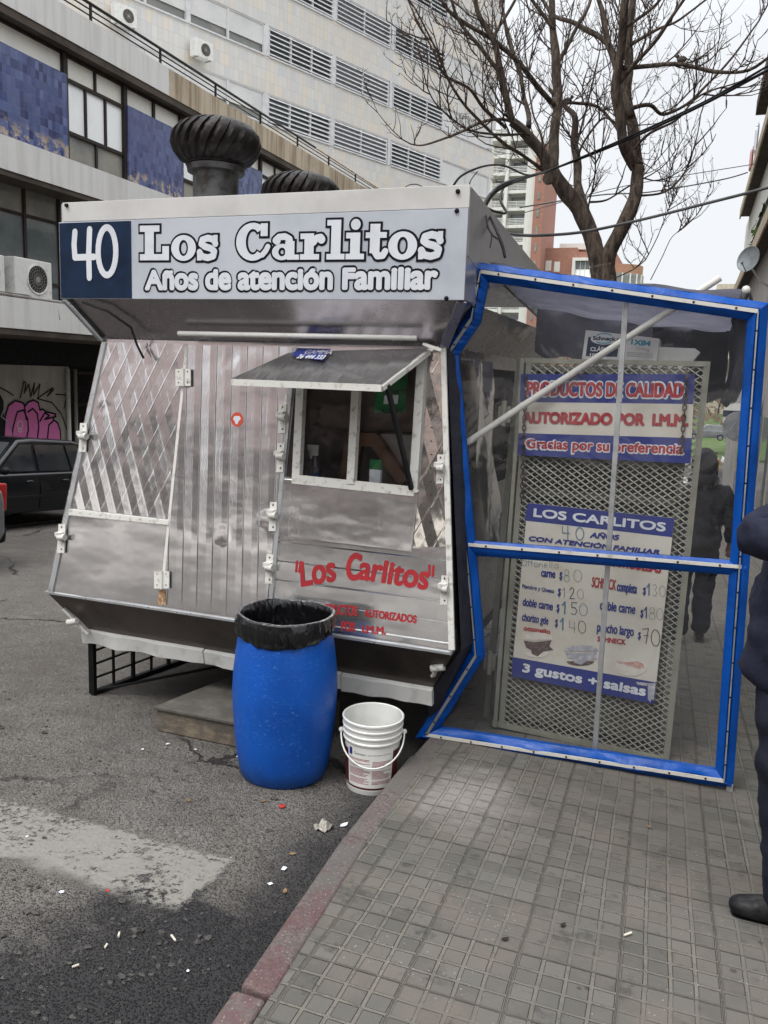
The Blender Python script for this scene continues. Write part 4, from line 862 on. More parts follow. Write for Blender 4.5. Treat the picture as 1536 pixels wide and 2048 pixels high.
# awning-like hatch leaf propped open above it
H = [fw(583, 711, .03), fw(859, 704, .03), onY(764, 779, 3.80), onY(465, 763, 3.80)]
H[3].z = H[2].z = (H[2].z + H[3].z) / 2
hn = (H[1] - H[0]).cross(H[2] - H[0]).normalized(); hn = hn if hn.z > 0 else -hn
ht = make('hatch_leaf', MB().plate(H, hn * .022), m_st_dia, ki); m = MB()
m.bar(H[2], H[3], .022, .03); m.bar(H[1], H[2], .016, .024); m.bar(H[0], H[3], .016, .024); make('edge_strip', m, m_hw, ht)
make('prop_stay', MB().bar(H[2] + (H[1] - H[2]) * .1, fw(823, 978, .03), .018, .024), m_blk, ki)
def hb(s, t): return H[3] + (H[2] - H[3]) * s + (H[0] - H[3]) * t + (H[1] - H[0] - H[2] + H[3]) * (s * t)
def hpx(x, y): return onP(x, y, H[3], hn)
st_ = film('sticker', [(583, 712), (597, 697), (662, 699), (645, 722)], ht, hpx, m_sblue, .003)
text('lettering', '26 444 333', st_, hpx, (592, 718), (646, 720), (597, 710), m_letw, .0012, .0045); text('lettering', 'GAMMA', st_, hpx, (607, 709), (662, 710), (611, 701), m_pgrey, .0008, .0045)
# steel soffit and lamp tube under the fascia
Z0, Z1 = 2.03, 2.555; XL, XR = -3.485, -1.075; YF = 4.0
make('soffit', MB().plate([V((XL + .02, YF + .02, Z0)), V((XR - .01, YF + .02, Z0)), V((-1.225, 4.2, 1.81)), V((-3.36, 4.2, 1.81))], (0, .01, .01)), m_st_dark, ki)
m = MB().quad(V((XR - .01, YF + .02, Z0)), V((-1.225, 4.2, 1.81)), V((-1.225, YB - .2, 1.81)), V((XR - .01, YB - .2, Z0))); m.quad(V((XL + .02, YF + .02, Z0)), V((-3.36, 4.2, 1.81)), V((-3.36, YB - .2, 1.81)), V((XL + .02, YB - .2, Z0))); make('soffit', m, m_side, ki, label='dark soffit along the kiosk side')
a, b = onY(357, 667, 4.10), onY(833, 687, 4.10); b.z = a.z
make('lamp_tube', MB().tube([a, b], .014, 10), m_white, ki, smooth=True)
a, b = onY(848, 688, 4.12), onY(884, 701, 4.06); make('catch_bar', MB().bar(a, b, .02, .012), m_hw, ki)
make('corner_rib', MB().bar((XR - .012, YF + .01, Z0 - .012), (-1.222, 4.19, 1.80), .05, .012), m_st_dark, ki); make('corner_rib', MB().bar((XL + .012, YF + .01, Z0 - .012), (-3.362, 4.19, 1.80), .05, .012), m_alu, ki)
# fascia box and roof
m = MB().box(XL + .01, XR, YF + .012, YF + .03, Z0, Z1 - .002); m.box(XR - .02, XR, YF + .031, 4.28, Z0, 2.235); m.box(XL + .01, XL + .03, YF + .031, YB, Z0, Z1 - .004); make('fascia_box', m, m_st_sat, ki)
m = MB().plate([V((XR - .02, YF + .031, Z1)), V((XR - .02, YB, Z1 - .24)), V((XR - .02, YB, 2.0)), V((XR - .02, 4.9, 2.20)), V((XR - .02, 4.55, 2.14)), V((XR - .02, YF + .031, 2.24))], (.022, 0, 0)); make('fascia_box', m, m_st_sat, ki, label='dull grey side of the roof box')
make('roof', MB().plate([V((XL + .03, YF + .031, Z1 - .03)), V((XR - .021, YF + .031, Z1 - .03)), V((XR - .021, YB, Z1 - .26)), V((XL + .03, YB, Z1 - .26))], (0, 0, .02)), m_alu, ki)
sgn = lambda x, y: onY(x, y, YF - .002)
zm = (sgn(122, 441).z + sgn(920, 421).z) / 2
up = make('fascia_strip', MB().box(XL + .025, XR + .004, YF + .002, YF + .011, zm + .003, Z1 + .004), m_signw, ki, bevel=.002)
bd = make('sign_board', MB().box(XL, XR + .002, YF - .002, YF + .0115, Z0 - .004, zm), m_sign, ki, bevel=.002)
xn = sgn(263, 520).x
nv = make('number_panel', MB().box(XL + .006, xn, YF - .006, YF - .0025, Z0, zm - .006), m_navy, bd)
c3 = lambda x, y: (100 + x * .612, 220 + y * .612)
sg2 = lambda x, y: onY(x, y, YF - .007)
pen('number', [[c3(*p) for p in ((82, 398), (79, 440), (82, 482))], [c3(*p) for p in ((82, 482), (145, 480))], [c3(*p) for p in ((130, 390), (127, 470), (129, 548))], [c3(*p) for p in oval(187, 462, 29, 78, 26)]], bd, sg2, .036, m_letw, .0012)
g8 = dict(parent=bd, fn=sgn)
for w_, bl, br, tl in (('Los', (281, 520.5), (438, 520), (281, 452)), ('Carlitos', (473, 520), (887, 517.5), (473, 448.5))):
    slab('lettering_outline', w_, bd, sgn, bl, br, tl, m_ink, .0125, .0012); slab('lettering', w_, bd, sgn, bl, br, tl, m_letw, .001, .0040)
text('lettering_outline', 'Años de atención Familiar', bd, sgn, (286, 585), (879, 584), (286, 536), m_ink, .0165, .0012, xh=.80); text('lettering', 'Años de atención Familiar', bd, sgn, (290.5, 581), (875.5, 580), (290.5, 540), m_letw, .0078, .0040, xh=.80)
m = MB()
for x, y in ((914, 422), (916, 383), (893, 597), (134, 411)): c = onY(x, y, YF); m.lathe([(.001, -.016), (.009, -.013), (.012, -.002)], c, 10, 'y')
make('screw', m, m_ink, bd)
m = MB().lathe([(.001, 0), (.031, 0)], (0, 0, 0), 24)
cc = fw(474, 839, .016); m = MB().quad(*[fw(474 + 12 * math.cos(k * .2618), 839 + 14.5 * math.sin(k * .2618), .0155) for k in range(24)]); stk = make('sticker', m, M('orange sticker', (.62, .09, .05), .4), door); film('sticker_mark', [(469, 832), (479, 832), (482, 838), (477, 843), (476, 848), (471, 848), (470, 843), (466, 838)], door, lambda x, y: fw(x, y, .0155), m_letw, .001)
# red lettering on the ribbed panel
fr = lambda x, y: fw(x, y, .0085); c5 = lambda x, y: (440 + x * .3808, 640 + y * .3808)
T = lambda s, bl, br, tl, b, **k: text('lettering', s, ki, fr, c5(*bl), c5(*br), c5(*tl), m_red, b, .001, **k)
T('Los', (425, 1403), (612, 1372), (440, 1268), .0062, shear=.12, xh=.74); T('C', (655, 1366), (735, 1370), (655, 1222), .0075, shear=.1); T('arlitos', (722, 1362), (1090, 1420), (722, 1240), .0060, shear=.06, xh=.74)
for qs in ([[c5(405, 1268), c5(400, 1320)], [c5(424, 1270), c5(416, 1322)]], [[c5(1100, 1290), c5(1098, 1338)], [c5(1122, 1294), c5(1117, 1343)]]): pen('lettering', qs, ki, fr, .014, m_red, .001)
T('PRODUCTOS', (500, 1540), (722, 1556), (500, 1486), .0022); T('AUTORIZADOS', (754, 1558), (1032, 1594), (754, 1516), .0022); T('POR', (636, 1632), (712, 1640), (636, 1580), .0024); T('i.M.M.', (745, 1642), (872, 1654), (745, 1600), .003)
# painted hinges, hasps and latches
def hinge(px, py, s=1.0):
    a = fw(px, py, .03); r = make('hinge', MB().plate([fw(px - 15*s, py - 17*s, .03), fw(px - 1, py - 17*s, .03), fw(px - 1, py + 17*s, .03), fw(px - 15*s, py + 17*s, .03)], -FN * .008).plate([fw(px + 1, py - 17*s, .03), fw(px + 15*s, py - 17*s, .03), fw(px + 15*s, py + 17*s, .03), fw(px + 1, py + 17*s, .03)], -FN * .008).tube([fw(px, py - 18*s, .034), fw(px, py + 18*s, .034)], .009, 8), m_hw, ki)
    m = MB()
    for dx in (-9, 9):
        for dy in (-12, 10): m.ball(fw(px + dx*s, py + dy*s, .031), .004, 6, 4)
    make('screw', m, m_rust, r)
def hasp(px, py, dx=0, tilt=0):
    r = make('latch', MB().plate([fw(px - 7, py - 26, .026), fw(px + 7, py - 26, .026), fw(px + 4, py + 32, .026), fw(px - 10, py + 32, .026)], -FN * .01), m_hw, ki)
    m = MB().tube([fw(px - 7, py, .04), fw(px + 6, py + 1, .045)], .021, 12); m.box(*(lambda c: (c.x - .03, c.x + .012, c.y - .03, c.y + .01, c.z - .012, c.z + .012))(fw(px, py - 6, .03))); make('latch_barrel', m, m_hw, r, smooth=40)
    m = MB()
    for dy in (-20, 24): m.ball(fw(px - 1, py + dy, .027), .005, 6, 4)
    make('screw', m, m_rust, r)
hinge(366, 755); hinge(323, 1160)
for p in ((167, 872), (124, 1074), (566, 834), (562, 912), (547, 1030), (540, 1135), (882, 935), (890, 1177)): hasp(*p)
for (a, b) in (((128, 1216), (178, 1266)), ((893, 1312), (868, 1352))):
    A, B = onY(*a, 4.06), onY(*b, 4.11); r = make('latch', MB().bar(A, B, .045, .014), m_hw, ki); m = MB().tube([(A + B) / 2 - V((.04, .03, .01)), (A + B) / 2 + V((.03, -.03, .01))], .02, 10); make('latch_barrel', m, m_hw, r, smooth=40)
m = MB()
for i in range(9): m.ball(fw(568 + i * 33.3, 965 + i * 2.8, .0165), .0035, 6, 4)
for i in range(14): m.ball(fw(864 - i * .3, 720 + i * 27, .0165), .0035, 6, 4)
for i in range(10): m.ball(fw(120 + i * 20, 1021 + i * 2.3, .021), .003, 6, 4)
make('rivet', m, m_rust, ki)
# rust trickle below the lower hinge
film('rust_stain', [(318, 1180), (330, 1180), (333, 1210), (314, 1209)], ki, lambda x, y: fw(x, y, .016), M('rust trickle', (.25, .13, .06), .9, 0, (.45, .35, .25), 60), .001)
# black wire sagging under the soffit
m = MB().tube([onY(165, 604, 4.0), onY(215, 622, 4.03), onY(262, 655, 4.1), onY(274, 690, 4.14), onY(287, 716, 4.12)], .007, 6); make('wire', m, m_cable, ki, smooth=True)
# side wall fittings behind the clear sheet: bright loose sheet, hinge post, dark flap
sd = lambda z: -1.225 + (1.81 - z) / 1.56 * .185
m = MB().grid(lambda u, v: V((sd(1.76 - 1.15 * v) + .05 + .02 * math.sin(u * 7 + v * 9), 4.62 + .42 * u, 1.76 - 1.15 * v)), 8, 14); make('loose_sheet', m, m_st_brt, ki, smooth=True)
m = MB().quad(V((-1.02, 4.10, .24)), V((-1.21, 4.22, 1.80)), V((-1.16, 4.30, 1.80)), V((-.985, 4.30, .24))); m.quad(V((-1.02, 4.10, .24)), V((-.985, 4.30, .24)), V((-1.21, 4.30, -.30)), V((-1.23, 4.18, -.10))); make('side_flap', m, m_tarp, ki)
# axle, jack and wheel in the shade below
m = MB().box(-3.2, -1.4, 5.6, 5.7, -.35, -.27); make('axle', m, m_blk, ki)
for x in (-3.15, -1.5):
    r = make('wheel', MB().lathe([(.14, -.08), (.27, -.08), (.29, -.04), (.29, .04), (.27, .08), (.14, .08)], (x, 5.65, prof(5.65) + RD + .29), 24, 'x'), m_tyre, ki, smooth=50); make('rim', MB().lathe([(.001, .05), (.14, .06)], (x, 5.65, prof(5.65) + RD + .29), 20, 'x'), m_trim, r)

# spinning roof ventilators
def turbine(name_label, c, rr, zb):
    r = make('roof_ventilator', MB().lathe([(rr*.50, zb), (rr*.50, c.z - rr*.64), (rr*.62, c.z - rr*.62), (rr*.64, c.z - rr*.5), (rr*.58, c.z - rr*.46)], (c.x, c.y, 0), 32), m_neck, ki, smooth=45, label=name_label)
    prf = [(.62, -.45), (.80, -.37), (.94, -.20), (1.0, -.01), (.96, .18), (.82, .34), (.58, .45), (.30, .50)]
    n = 22; m = MB()
    for k in range(n):
        a0 = 2*math.pi*k/n; vs = []
        for i, (q, z) in enumerate(prf):
            t = i / 7; tw_ = a0 + .75 * t
            vs += [c + V((q*rr*.90*math.cos(tw_ - .10), q*rr*.90*math.sin(tw_ - .10), z*rr)), c + V((q*rr*1.0*math.cos(tw_ + .12), q*rr*1.0*math.sin(tw_ + .12), z*rr)), c + V((q*rr*1.0*math.cos(tw_ + .25), q*rr*1.0*math.sin(tw_ + .25), z*rr)), c + V((q*rr*.93*math.cos(tw_ + .29), q*rr*.93*math.sin(tw_ + .29), z*rr))]
        m.add(vs, [(4*i+j, 4*i+j+1, 4*i+5+j, 4*i+4+j) for i in range(7) for j in range(3)])
    make('vane', m, m_turb, r, smooth=35)
    m = MB().lathe([(.60*rr, -.50*rr), (.66*rr, -.48*rr), (.66*rr, -.42*rr), (.60*rr, -.40*rr)], c, 36); m.lathe([(.34*rr, .475*rr), (.34*rr, .51*rr), (.001, .53*rr)], c, 28); make('hub_cap', m, m_turb, r, smooth=40)
    make('core', MB().lathe([(.5*rr, -.45*rr), (.8*rr, 0), (.4*rr, .46*rr)], c, 24), m_dark, r)
t1 = onY(432, 288, 4.9); t2 = onY(602, 390, 6.2)
turbine('sooty turbine ventilator standing tall on the kiosk roof', t1, .29, 2.45); turbine('turbine ventilator half hidden behind the sign', t2, .315, 2.25)
m = MB().tube([(t1.x - .18, 4.75, 2.72), (t1.x, 4.72, 2.705), (t1.x + .18, 4.75, 2.72)], .006, 5); m.tube([(t1.x - .17, 4.76, 2.72), (t1.x - .24, 4.7, 2.6), (t1.x - .2, 4.6, 2.56)], .006, 5); make('tie_wire', m, m_blk, ki)

# ------------------------------------------------------------------ things in the serving window
c = onY(629, 945, 4.38); zc = .968
sb = thing('spray_bottle', 'clear trigger spray bottle of blue liquid behind the kiosk window', 'spray bottle', (c.x, 4.38, zc))
make('bottle', MB().lathe([(.030, zc), (.038, zc + .01), (.038, zc + .13), (.030, zc + .17), (.013, zc + .20), (.013, zc + .215)], (c.x, 4.38, 0), 20), sheet_film('clear bottle plastic', .04), sb, smooth=40)
make('liquid', MB().lathe([(.001, zc + .012), (.034, zc + .012), (.034, zc + .115), (.001, zc + .115)], (c.x, 4.38, 0), 20), m_bluet, sb, smooth=40)
m = MB().box(c.x - .018, c.x + .018, 4.365, 4.395, zc + .212, zc + .245); m.box(c.x - .045, c.x + .02, 4.368, 4.392, zc + .245, zc + .275); m.bar((c.x - .035, 4.38, zc + .25), (c.x - .022, 4.38, zc + .195), .014); make('trigger', m, m_bucket, sb, bevel=.003)
gp = thing('wall_calendar', 'green poster calendar with a white page inside the kiosk window', 'calendar', onY(785, 790, 4.32))
fc = lambda x, y: onY(x, y, 4.32); make('sheet', MB().plate([fc(754, 745), fc(815, 740), fc(811, 826), fc(748, 826)], (0, .004, 0)), m_green, gp)
make('page', MB().plate([onY(769, 791, 4.316), onY(797, 790, 4.316), onY(795, 808, 4.316), onY(767, 808, 4.316)], (0, .003, 0)), m_paper, gp)
text('lettering', 'ACVRTZ', gp, lambda x, y: onY(x, y, 4.319), (770, 789), (813, 787), (770, 781), m_dark, .0005); text('lettering', 'ACVRTZ', gp, lambda x, y: onY(x, y, 4.319), (762, 825), (806, 825), (762, 818), m_dark, .0005)
cb = thing('small_carton', 'small green and white carton on the kiosk window sill', 'carton', onY(752, 954, 4.3)); a, b = onY(742, 929, 4.3), onY(763, 955, 4.3)
make('carton', MB().box(a.x, b.x, 4.28, 4.31, .967, a.z - .024), m_paper, cb); make('carton_top', MB().box(a.x, b.x, 4.279, 4.311, a.z - .024, a.z + .03), m_green, cb)
# ------------------------------------------------------------------ blue framed windbreak of clear sheet
YW = 4.28
ws = thing('windbreak_screen', 'clear vinyl windbreak screen edged in bright blue tarpaulin beside the kiosk', 'windbreak', (-.4, YW, prof(YW)))
w = lambda x, y, d=0.0: onY(x, y, YW - d)
def inset(P, dist):
    """offset a closed px polygon inwards on the plane"""
    Q = [V((p.x, p.z)) for p in P]; n = len(Q); out = []; ar = sum(Q[i].x * Q[(i+1) % n].y - Q[(i+1) % n].x * Q[i].y for i in range(n)); sgn_ = 1 if ar > 0 else -1
    for i in range(n):
        a, b, c = Q[i-1], Q[i], Q[(i+1) % n]; d1 = (b - a).normalized(); d2 = (c - b).normalized(); n1 = V((-d1.y, d1.x)) * sgn_; n2 = V((-d2.y, d2.x)) * sgn_
        k = (n1 + n2); k = k / max(k.length_squared / 2, .3); out.append(b + k * dist)
    return [V((q.x, P[0].y, q.y)) for q in out]
OUT = [w(951, 524), w(930, 632), w(884, 702), w(938, 1302), w(830, 1476), w(1466, 1576), w(1538, 606)]
INN = inset(OUT, .088); MID = inset(OUT, .046)
def strip_solid(A, B, y0, y1): return MB().hexa([V((A[0].x, y0, A[0].z)), V((A[1].x, y0, A[1].z)), V((A[1].x, y1, A[1].z)), V((A[0].x, y1, A[0].z)), V((B[0].x, y0, B[0].z)), V((B[1].x, y0, B[1].z)), V((B[1].x, y1, B[1].z)), V((B[0].x, y1, B[0].z))])
for i in range(7):
    j = (i + 1) % 7; A = (OUT[i], OUT[j]); B = (INN[i], INN[j]); m = MB(); nn = 10 if (OUT[j] - OUT[i]).length > .8 else 5
    # each hem is a soft, slightly puckered sleeve
    def fn(u, v, A=A, B=B):
        a = A[0].lerp(A[1], u); b = B[0].lerp(B[1], u); p = a.lerp(b, v); bulge = math.sin(math.pi * v) * .028 * (1 + .25 * math.sin(u * 17 + i * 2)) + .004 * math.sin(u * 43 + v * 6)
        return V((p.x, YW - .006 - bulge * (1 - .5 * (abs(v - .5) < .12)), p.z))
    m.grid(fn, nn * 4, 8); A2_, B2_ = A, B
    m.quad(V((A[0].x, YW + .02, A[0].z)), V((A[1].x, YW + .02, A[1].z)), V((B[1].x, YW + .02, B[1].z)), V((B[0].x, YW + .02, B[0].z)))
    m.quad(V((A[0].x, YW - .006, A[0].z)), V((A[1].x, YW - .006, A[1].z)), V((A[1].x, YW + .02, A[1].z)), V((A[0].x, YW + .02, A[0].z)))
    m.quad(V((B[0].x, YW - .006, B[0].z)), V((B[1].x, YW - .006, B[1].z)), V((B[1].x, YW + .02, B[1].z)), V((B[0].x, YW + .02, B[0].z)))
    make('blue_hem', m, m_blue, ws, smooth=45)
RA, RB = w(938, 1094), w(1490, 1138)
RA2, RB2 = w(938, 1125), w(1490, 1150)
m = MB(); a0, b0, a1, b1 = w(935, 1080), w(1492, 1122), w(935, 1110), w(1492, 1152)
m.grid(lambda u, v: (lambda p: V((p.x, YW - .004 - .022 * math.sin(math.pi * v), p.z)))(a0.lerp(b0, u).lerp(a1.lerp(b1, u), v)), 24, 6); m.quad(*[p + V((0, .012, 0)) for p in (a0, b0, b1, a1)]); make('blue_rail', m, m_blue, ws, smooth=45)
def batten(P, Q, wd=.017, off=.036):
    P, Q = P.copy(), Q.copy(); P.y = Q.y = YW - off
    r = make('batten', MB().bar(P, Q, .006, wd), m_alu if wd < .016 else m_pole, ws); m = MB(); L = (Q - P).length; k = max(2, int(L / .17))
    for i in range(k): m.ball(P.lerp(Q, (i + .5) / k) - V((0, .005, 0)), .0055, 8, 5)
    make('rivet', m, m_rust if wd > .016 else m_blk, r)
for i in range(7): batten(MID[i], MID[(i + 1) % 7], .018 if i in (4, 6) else .0155)
batten(w(940, 1087), w(1482, 1131), .017, .034)
m = MB().quad(*[INN[k] + V((0, .012, 0)) for k in range(7)]); make('clear_sheet', m, m_vinyl, ws)
make('upright_tube', MB().bar(onY(1253, 586, YW + .06), onY(1190, 1500, YW + .06), .026, .026), m_alu, ws, bevel=.003)
make('foot', MB().bar(w(1460, 1566), V((w(1460, 1566).x, YW, prof(YW))), .03, .03), m_alu, ws)
# brace pole and the tarpaulin roof it carries
bp = thing('brace_pole', 'off white pole sloping up from the kiosk side to the tarpaulin roof', 'pole', onY(932, 886, 4.42))
a, b = onY(934, 885, 4.42), onY(1440, 556, 4.62); m = MB().tube([a, a.lerp(b, .3) + V((0, 0, .004)), b], .0175, 14); make('tube', m, m_pole, bp, smooth=50)
m = MB().bar(a - V((.05, 0, .03)), a + V((.03, 0, .02)), .05, .03); m.bar(a - V((.06, .02, .06)), a - V((.06, -.02, -.08)), .03, .04); make('end_bracket', m, m_hw, bp)
def thin_tarp():
    g = G('blue grey tarpaulin, light coming through'); g.t.nodes.remove(g.p); d = g.n('ShaderNodeBsdfDiffuse'); t = g.n('ShaderNodeBsdfTranslucent'); a = g.n('ShaderNodeMixShader'); c = g.mix(g.ss(g.noise(g.pos, 3, 4), .35, .7), (.20, .20, .25), (.13, .13, .17))
    g.lk(c, d.inputs[0]); g.lk(c, t.inputs[0]); a.inputs[0].default_value = .5; g.lk(d.outputs[0], a.inputs[1]); g.lk(t.outputs[0], a.inputs[2]); g.lk(a.outputs[0], g.out.inputs[0]); return g.m
m_tarpl = thin_tarp()
m = MB()
def roof(u, v):
    a = V((-1.06, 4.42 + 1.5 * v, 2.26 - .10 * v)); b = V((.20, 4.44 + 1.5 * v, 2.115 - .10 * v)); p = a.lerp(b, u); p.z += -.05 * math.sin(math.pi * v) - .025 * math.sin(math.pi * u) + .008 * math.sin(u * 21 + v * 5) + .006 * math.sin(v * 33); return p
m.grid(roof, 24, 26); tp = thing('tarpaulin_roof', 'dark tarpaulin roof sagging between the kiosk and its outer pole', 'tarpaulin', (-.4, 5.3, 2.1)); make('cloth', m, m_tarpl, tp, smooth=True)
def drop(u, v):
    p = roof(1, u); r_ = .52 - .12 * math.sin(u * 3.1) + .03 * math.sin(u * 40); return V((p.x + .035 * math.sin(u * 14 + v * 4) + .03 * math.sin(v * 3), p.y, p.z - v * r_ + .01 * math.sin(u * 31)))
m = MB(); m.grid(drop, 40, 14); make('hanging_edge', m, m_tarp, tp, smooth=True, solid=.004)
def back(u, v): p = roof(u, 1); return V((p.x, p.y + .03 * math.sin(u * 19), p.z - v * (.30 + .16 * u + .03 * math.sin(u * 23))))
m = MB(); m.grid(lambda u, v: back(u * .62, v), 30, 10); make('hanging_edge', m, m_tarpl, tp, smooth=True, label='paler blue grey back of the tarpaulin'); m = MB(); m.grid(lambda u, v: back(.62 + u * .38, v), 20, 10); make('hanging_edge', m, m_tarp, tp, smooth=True, solid=.004)
m = MB().tube([roof(1, 0), roof(1, .5), roof(1, 1)], .02, 8); make('outer_pole', m, m_pole, tp, smooth=True)

# ------------------------------------------------------------------ expanded metal gate with its two signs, cabinet behind
YM = 4.57
gx0, gx1 = -.93, .062; gz0 = prof(YM) + .015
q = lambda x, y, d=0.0: onY(x, y, YM - d)
TL, TR, BR, BL = q(1040, 716), q(1418, 723), q(1335, 1524), q(985, 1449)
gt = thing('mesh_gate', 'tall grey green gate of expanded metal mesh standing behind the clear sheet', 'gate', (-.43, YM, prof(YM)))
def gp2(s, t): return TL.lerp(TR, s).lerp(BL.lerp(BR, s), t)
m = MB()
for (s0, t0, s1, t1, wd) in ((.055, 0, .055, 1, .024), (.992, 0, .992, 1, .026), (0, .006, 1, .006, .026), (0, .994, 1, .994, .03), (.02, 0, .02, 1, .06)):
    m.bar(gp2(s0, t0), gp2(s1, t1), .03 if wd < .05 else .02, wd)
make('gate_frame', m, m_olive, gt)
m = MB(); nx, nz = 36, 124
def mp(i, j): return gp2(.06 + .93 * i / nx, .012 + .98 * j / nz)
for j in range(nz):
    for i in range(nx + 1):
        if (i + j) % 2: continue
        for d in (-1, 1):
            if 0 <= i + d <= nx and j + 1 <= nz:
                a, b = mp(i, j), mp(i + d, j + 1); m.bar(a + V((0, -.006, 0)), b + V((0, -.010 if d > 0 else -.002, 0)), .0062, .0040, up=(0, -1, .5))
make('mesh', m, m_mesh, gt)
cab = thing('steel_cabinet', 'olive grey steel cabinet close behind the mesh gate', 'cabinet', (-.42, 4.9, prof(4.9)))
cx0, cx1, cz1 = -.86, .0, 1.74
m = MB().box(cx0, cx1, 4.64, 5.15, prof(4.9) + .08, .72); m.box(cx0, cx1, 4.64, 5.15, 1.02, 1.06); m.box(cx0, cx1, 5.12, 5.15, .72, cz1); m.box(cx0, cx0 + .03, 4.64, 5.12, .72, cz1); m.box(cx1 - .03, cx1, 4.64, 5.12, .72, cz1); m.box(cx0, cx1, 4.64, 5.12, cz1 - .03, cz1); make('carcass', m, m_cab, cab)
make('door', MB().box(cx0 + .02, cx1 - .02, 4.625, 4.639, prof(4.9) + .12, .70), m_cab, cab); make('post', MB().bar((-1.0, 4.75, prof(4.75)), (-.93, 4.75, 1.78), .035, .035), m_olive, cab)
m = MB()
for z in (1.42, -.02): m.box(-1.0, -.93, 4.58, 4.62, z, z + .09); m.tube([(-.965, 4.565, z - .02), (-.965, 4.565, z + .12)], .014, 8)
make('hinge', m, m_olive, gt)
# upper sign
YS1 = YM - .035; f1 = lambda x, y: onY(x, y, YS1 - .005)
SB = [(1042, 748), (1390, 748), (1381, 927), (1035, 910)]
s1 = thing('quality_sign', 'blue and cream board with red capitals hung by rusty chains on the mesh gate', 'sign', onY(1210, 910, YS1))
make('board', MB().plate([onY(*p, YS1 - .004) for p in SB], (0, .006, 0)), m_scream, s1)
bt_ = film('blue_band', [(1042, 748), (1390, 748), (1386.5, 808), (1039.5, 804)], s1, f1, m_sblue, -.0006); film('blue_band', [(1037, 866), (1384, 876), (1381, 927), (1035, 910)], s1, f1, m_sblue, -.0006)
f1b = lambda x, y: onY(x, y, YS1 - .0062)
text('lettering_outline', 'PRODUCTOS DE CALIDAD', s1, f1b, (1049, 794.5), (1371, 799.5), (1049, 760), m_letw, .0085, .0003); text('lettering', 'PRODUCTOS DE CALIDAD', s1, f1b, (1053, 791.5), (1367, 796), (1053, 763), m_red, .0042, .0016)
text('lettering', 'AUTORIZADO POR  I.M.M.', s1, f1b, (1044, 847), (1377, 853.5), (1044, 823), m_red, .0050, .0003)
text('lettering_outline', 'Gracias por su preferencia', s1, f1b, (1048, 899.5), (1369, 911.5), (1048, 876), m_letw, .0066, .0003, xh=.76); text('lettering', 'Gracias por su preferencia', s1, f1b, (1052, 896.5), (1365, 908.5), (1052, 878), m_red, .0026, .0016, xh=.76)
for cxp, bot in (((1052, 752), (1043, 1005)), ((1374, 745), (1363, 905))):
    A, B = onY(*cxp, YS1 - .016), onY(*bot, YS1 - .016); nL = int((B - A).length / .026); m = MB()
    for k in range(nL):
        c = A.lerp(B, (k + .5) / nL); rot = k % 2; pts = []
        for t in range(13): a = t * math.pi / 6; pts.append(c + V((.009 * math.cos(a) * (1 - rot), .009 * math.cos(a) * rot, .017 * math.sin(a))))
        m.tube(pts, .0032, 5, False)
    make('chain', m, m_rust, s1, smooth=True)
# menu board
YS2 = YM - .03; cm = lambda x, y: (1000 + x * .2474, 980 + y * .2474); f2 = lambda x, y: onY(*cm(x, y), YS2 - .0061)
s2 = thing('menu_board', 'cream menu board with hand-marked prices and three faded sandwich pictures', 'menu board', f2(700, 1600))
CR = [(225, 105), (1410, 228), (1245, 1728), (92, 1508)]
def c2(s, t): a, b, c, d = CR; return ((a[0] + (b[0]-a[0])*s) * (1-t) + (d[0] + (c[0]-d[0])*s) * t, (a[1] + (b[1]-a[1])*s) * (1-t) + (d[1] + (c[1]-d[1])*s) * t)
make('board', MB().plate([onY(*cm(*p), YS2 - .004) for p in CR], (0, .006, 0)), m_scream, s2)
f2c = lambda x, y: onY(*cm(x, y), YS2 - .005)
film('blue_band', [CR[0], CR[1], (1392, 382), (200, 247)], s2, f2c, m_sblue, -.0006); film('blue_band', [(103, 1350), (1262, 1556), CR[2], CR[3]], s2, f2c, m_sblue, -.0006)
film('paint_smear', [(1195, 1560), (1258, 1562), (1243, 1700), (1225, 1690), (1215, 1715), (1195, 1690)], s2, f2c, m_pgrey, .0022); film('paint_smear', [(1100, 1550), (1195, 1560), (1190, 1585), (1110, 1572)], s2, f2c, m_pgrey, .0022)
def tm(s, bl, br, tl, mat, b=0.0, sh=0.0, n_='lettering'): return text(n_, s, s2, f2, bl, br, tl, mat, b * .8, .0004, sh, xh=.74)
slabw = tm('LOS CARLITOS', (268, 216), (1336, 338), (268, 146), m_letw, .0034)
m_nv = m_sblue
tm('AÑOS', (722, 385), (955, 407), (726, 340), m_nv, .0030, .25); tm('CON ATENCIÓN FAMILIAR', (226, 410), (1290, 526), (230, 370), m_nv, .0030, .25)
tm('carne', (330, 698), (445, 712), (330, 636), m_nv, .0021); tm('Fiambre y Queso', (178, 790), (437, 834), (178, 760), m_nv, .0010)
tm('doble carne', (180, 934), (425, 974), (180, 872), m_nv, .0021); tm('chorizo gde', (175, 1054), (390, 1090), (175, 994), m_nv, .0019); tm('ottonello', (190, 1134), (405, 1164), (190, 1098), m_red, .0020)
tm('HAMBURGUESAS', (740, 590), (1300, 674), (740, 520), m_red, .0030); tm('CHIVITOS', (185, 545), (520, 575), (185, 490), m_red, .0028)
tm('SCHNECK', (738, 784), (935, 811), (738, 700), m_red, .0016); tm('completa', (942, 815), (1105, 838), (942, 742), m_nv, .0021)
tm('doble carne', (805, 965), (1092, 1004), (805, 893), m_nv, .0021); tm('pancho largo', (782, 1144), (1080, 1184), (782, 1072), m_nv, .0021); tm('SCHNECK', (785, 1222), (1015, 1252), (785, 1180), m_red, .0018)
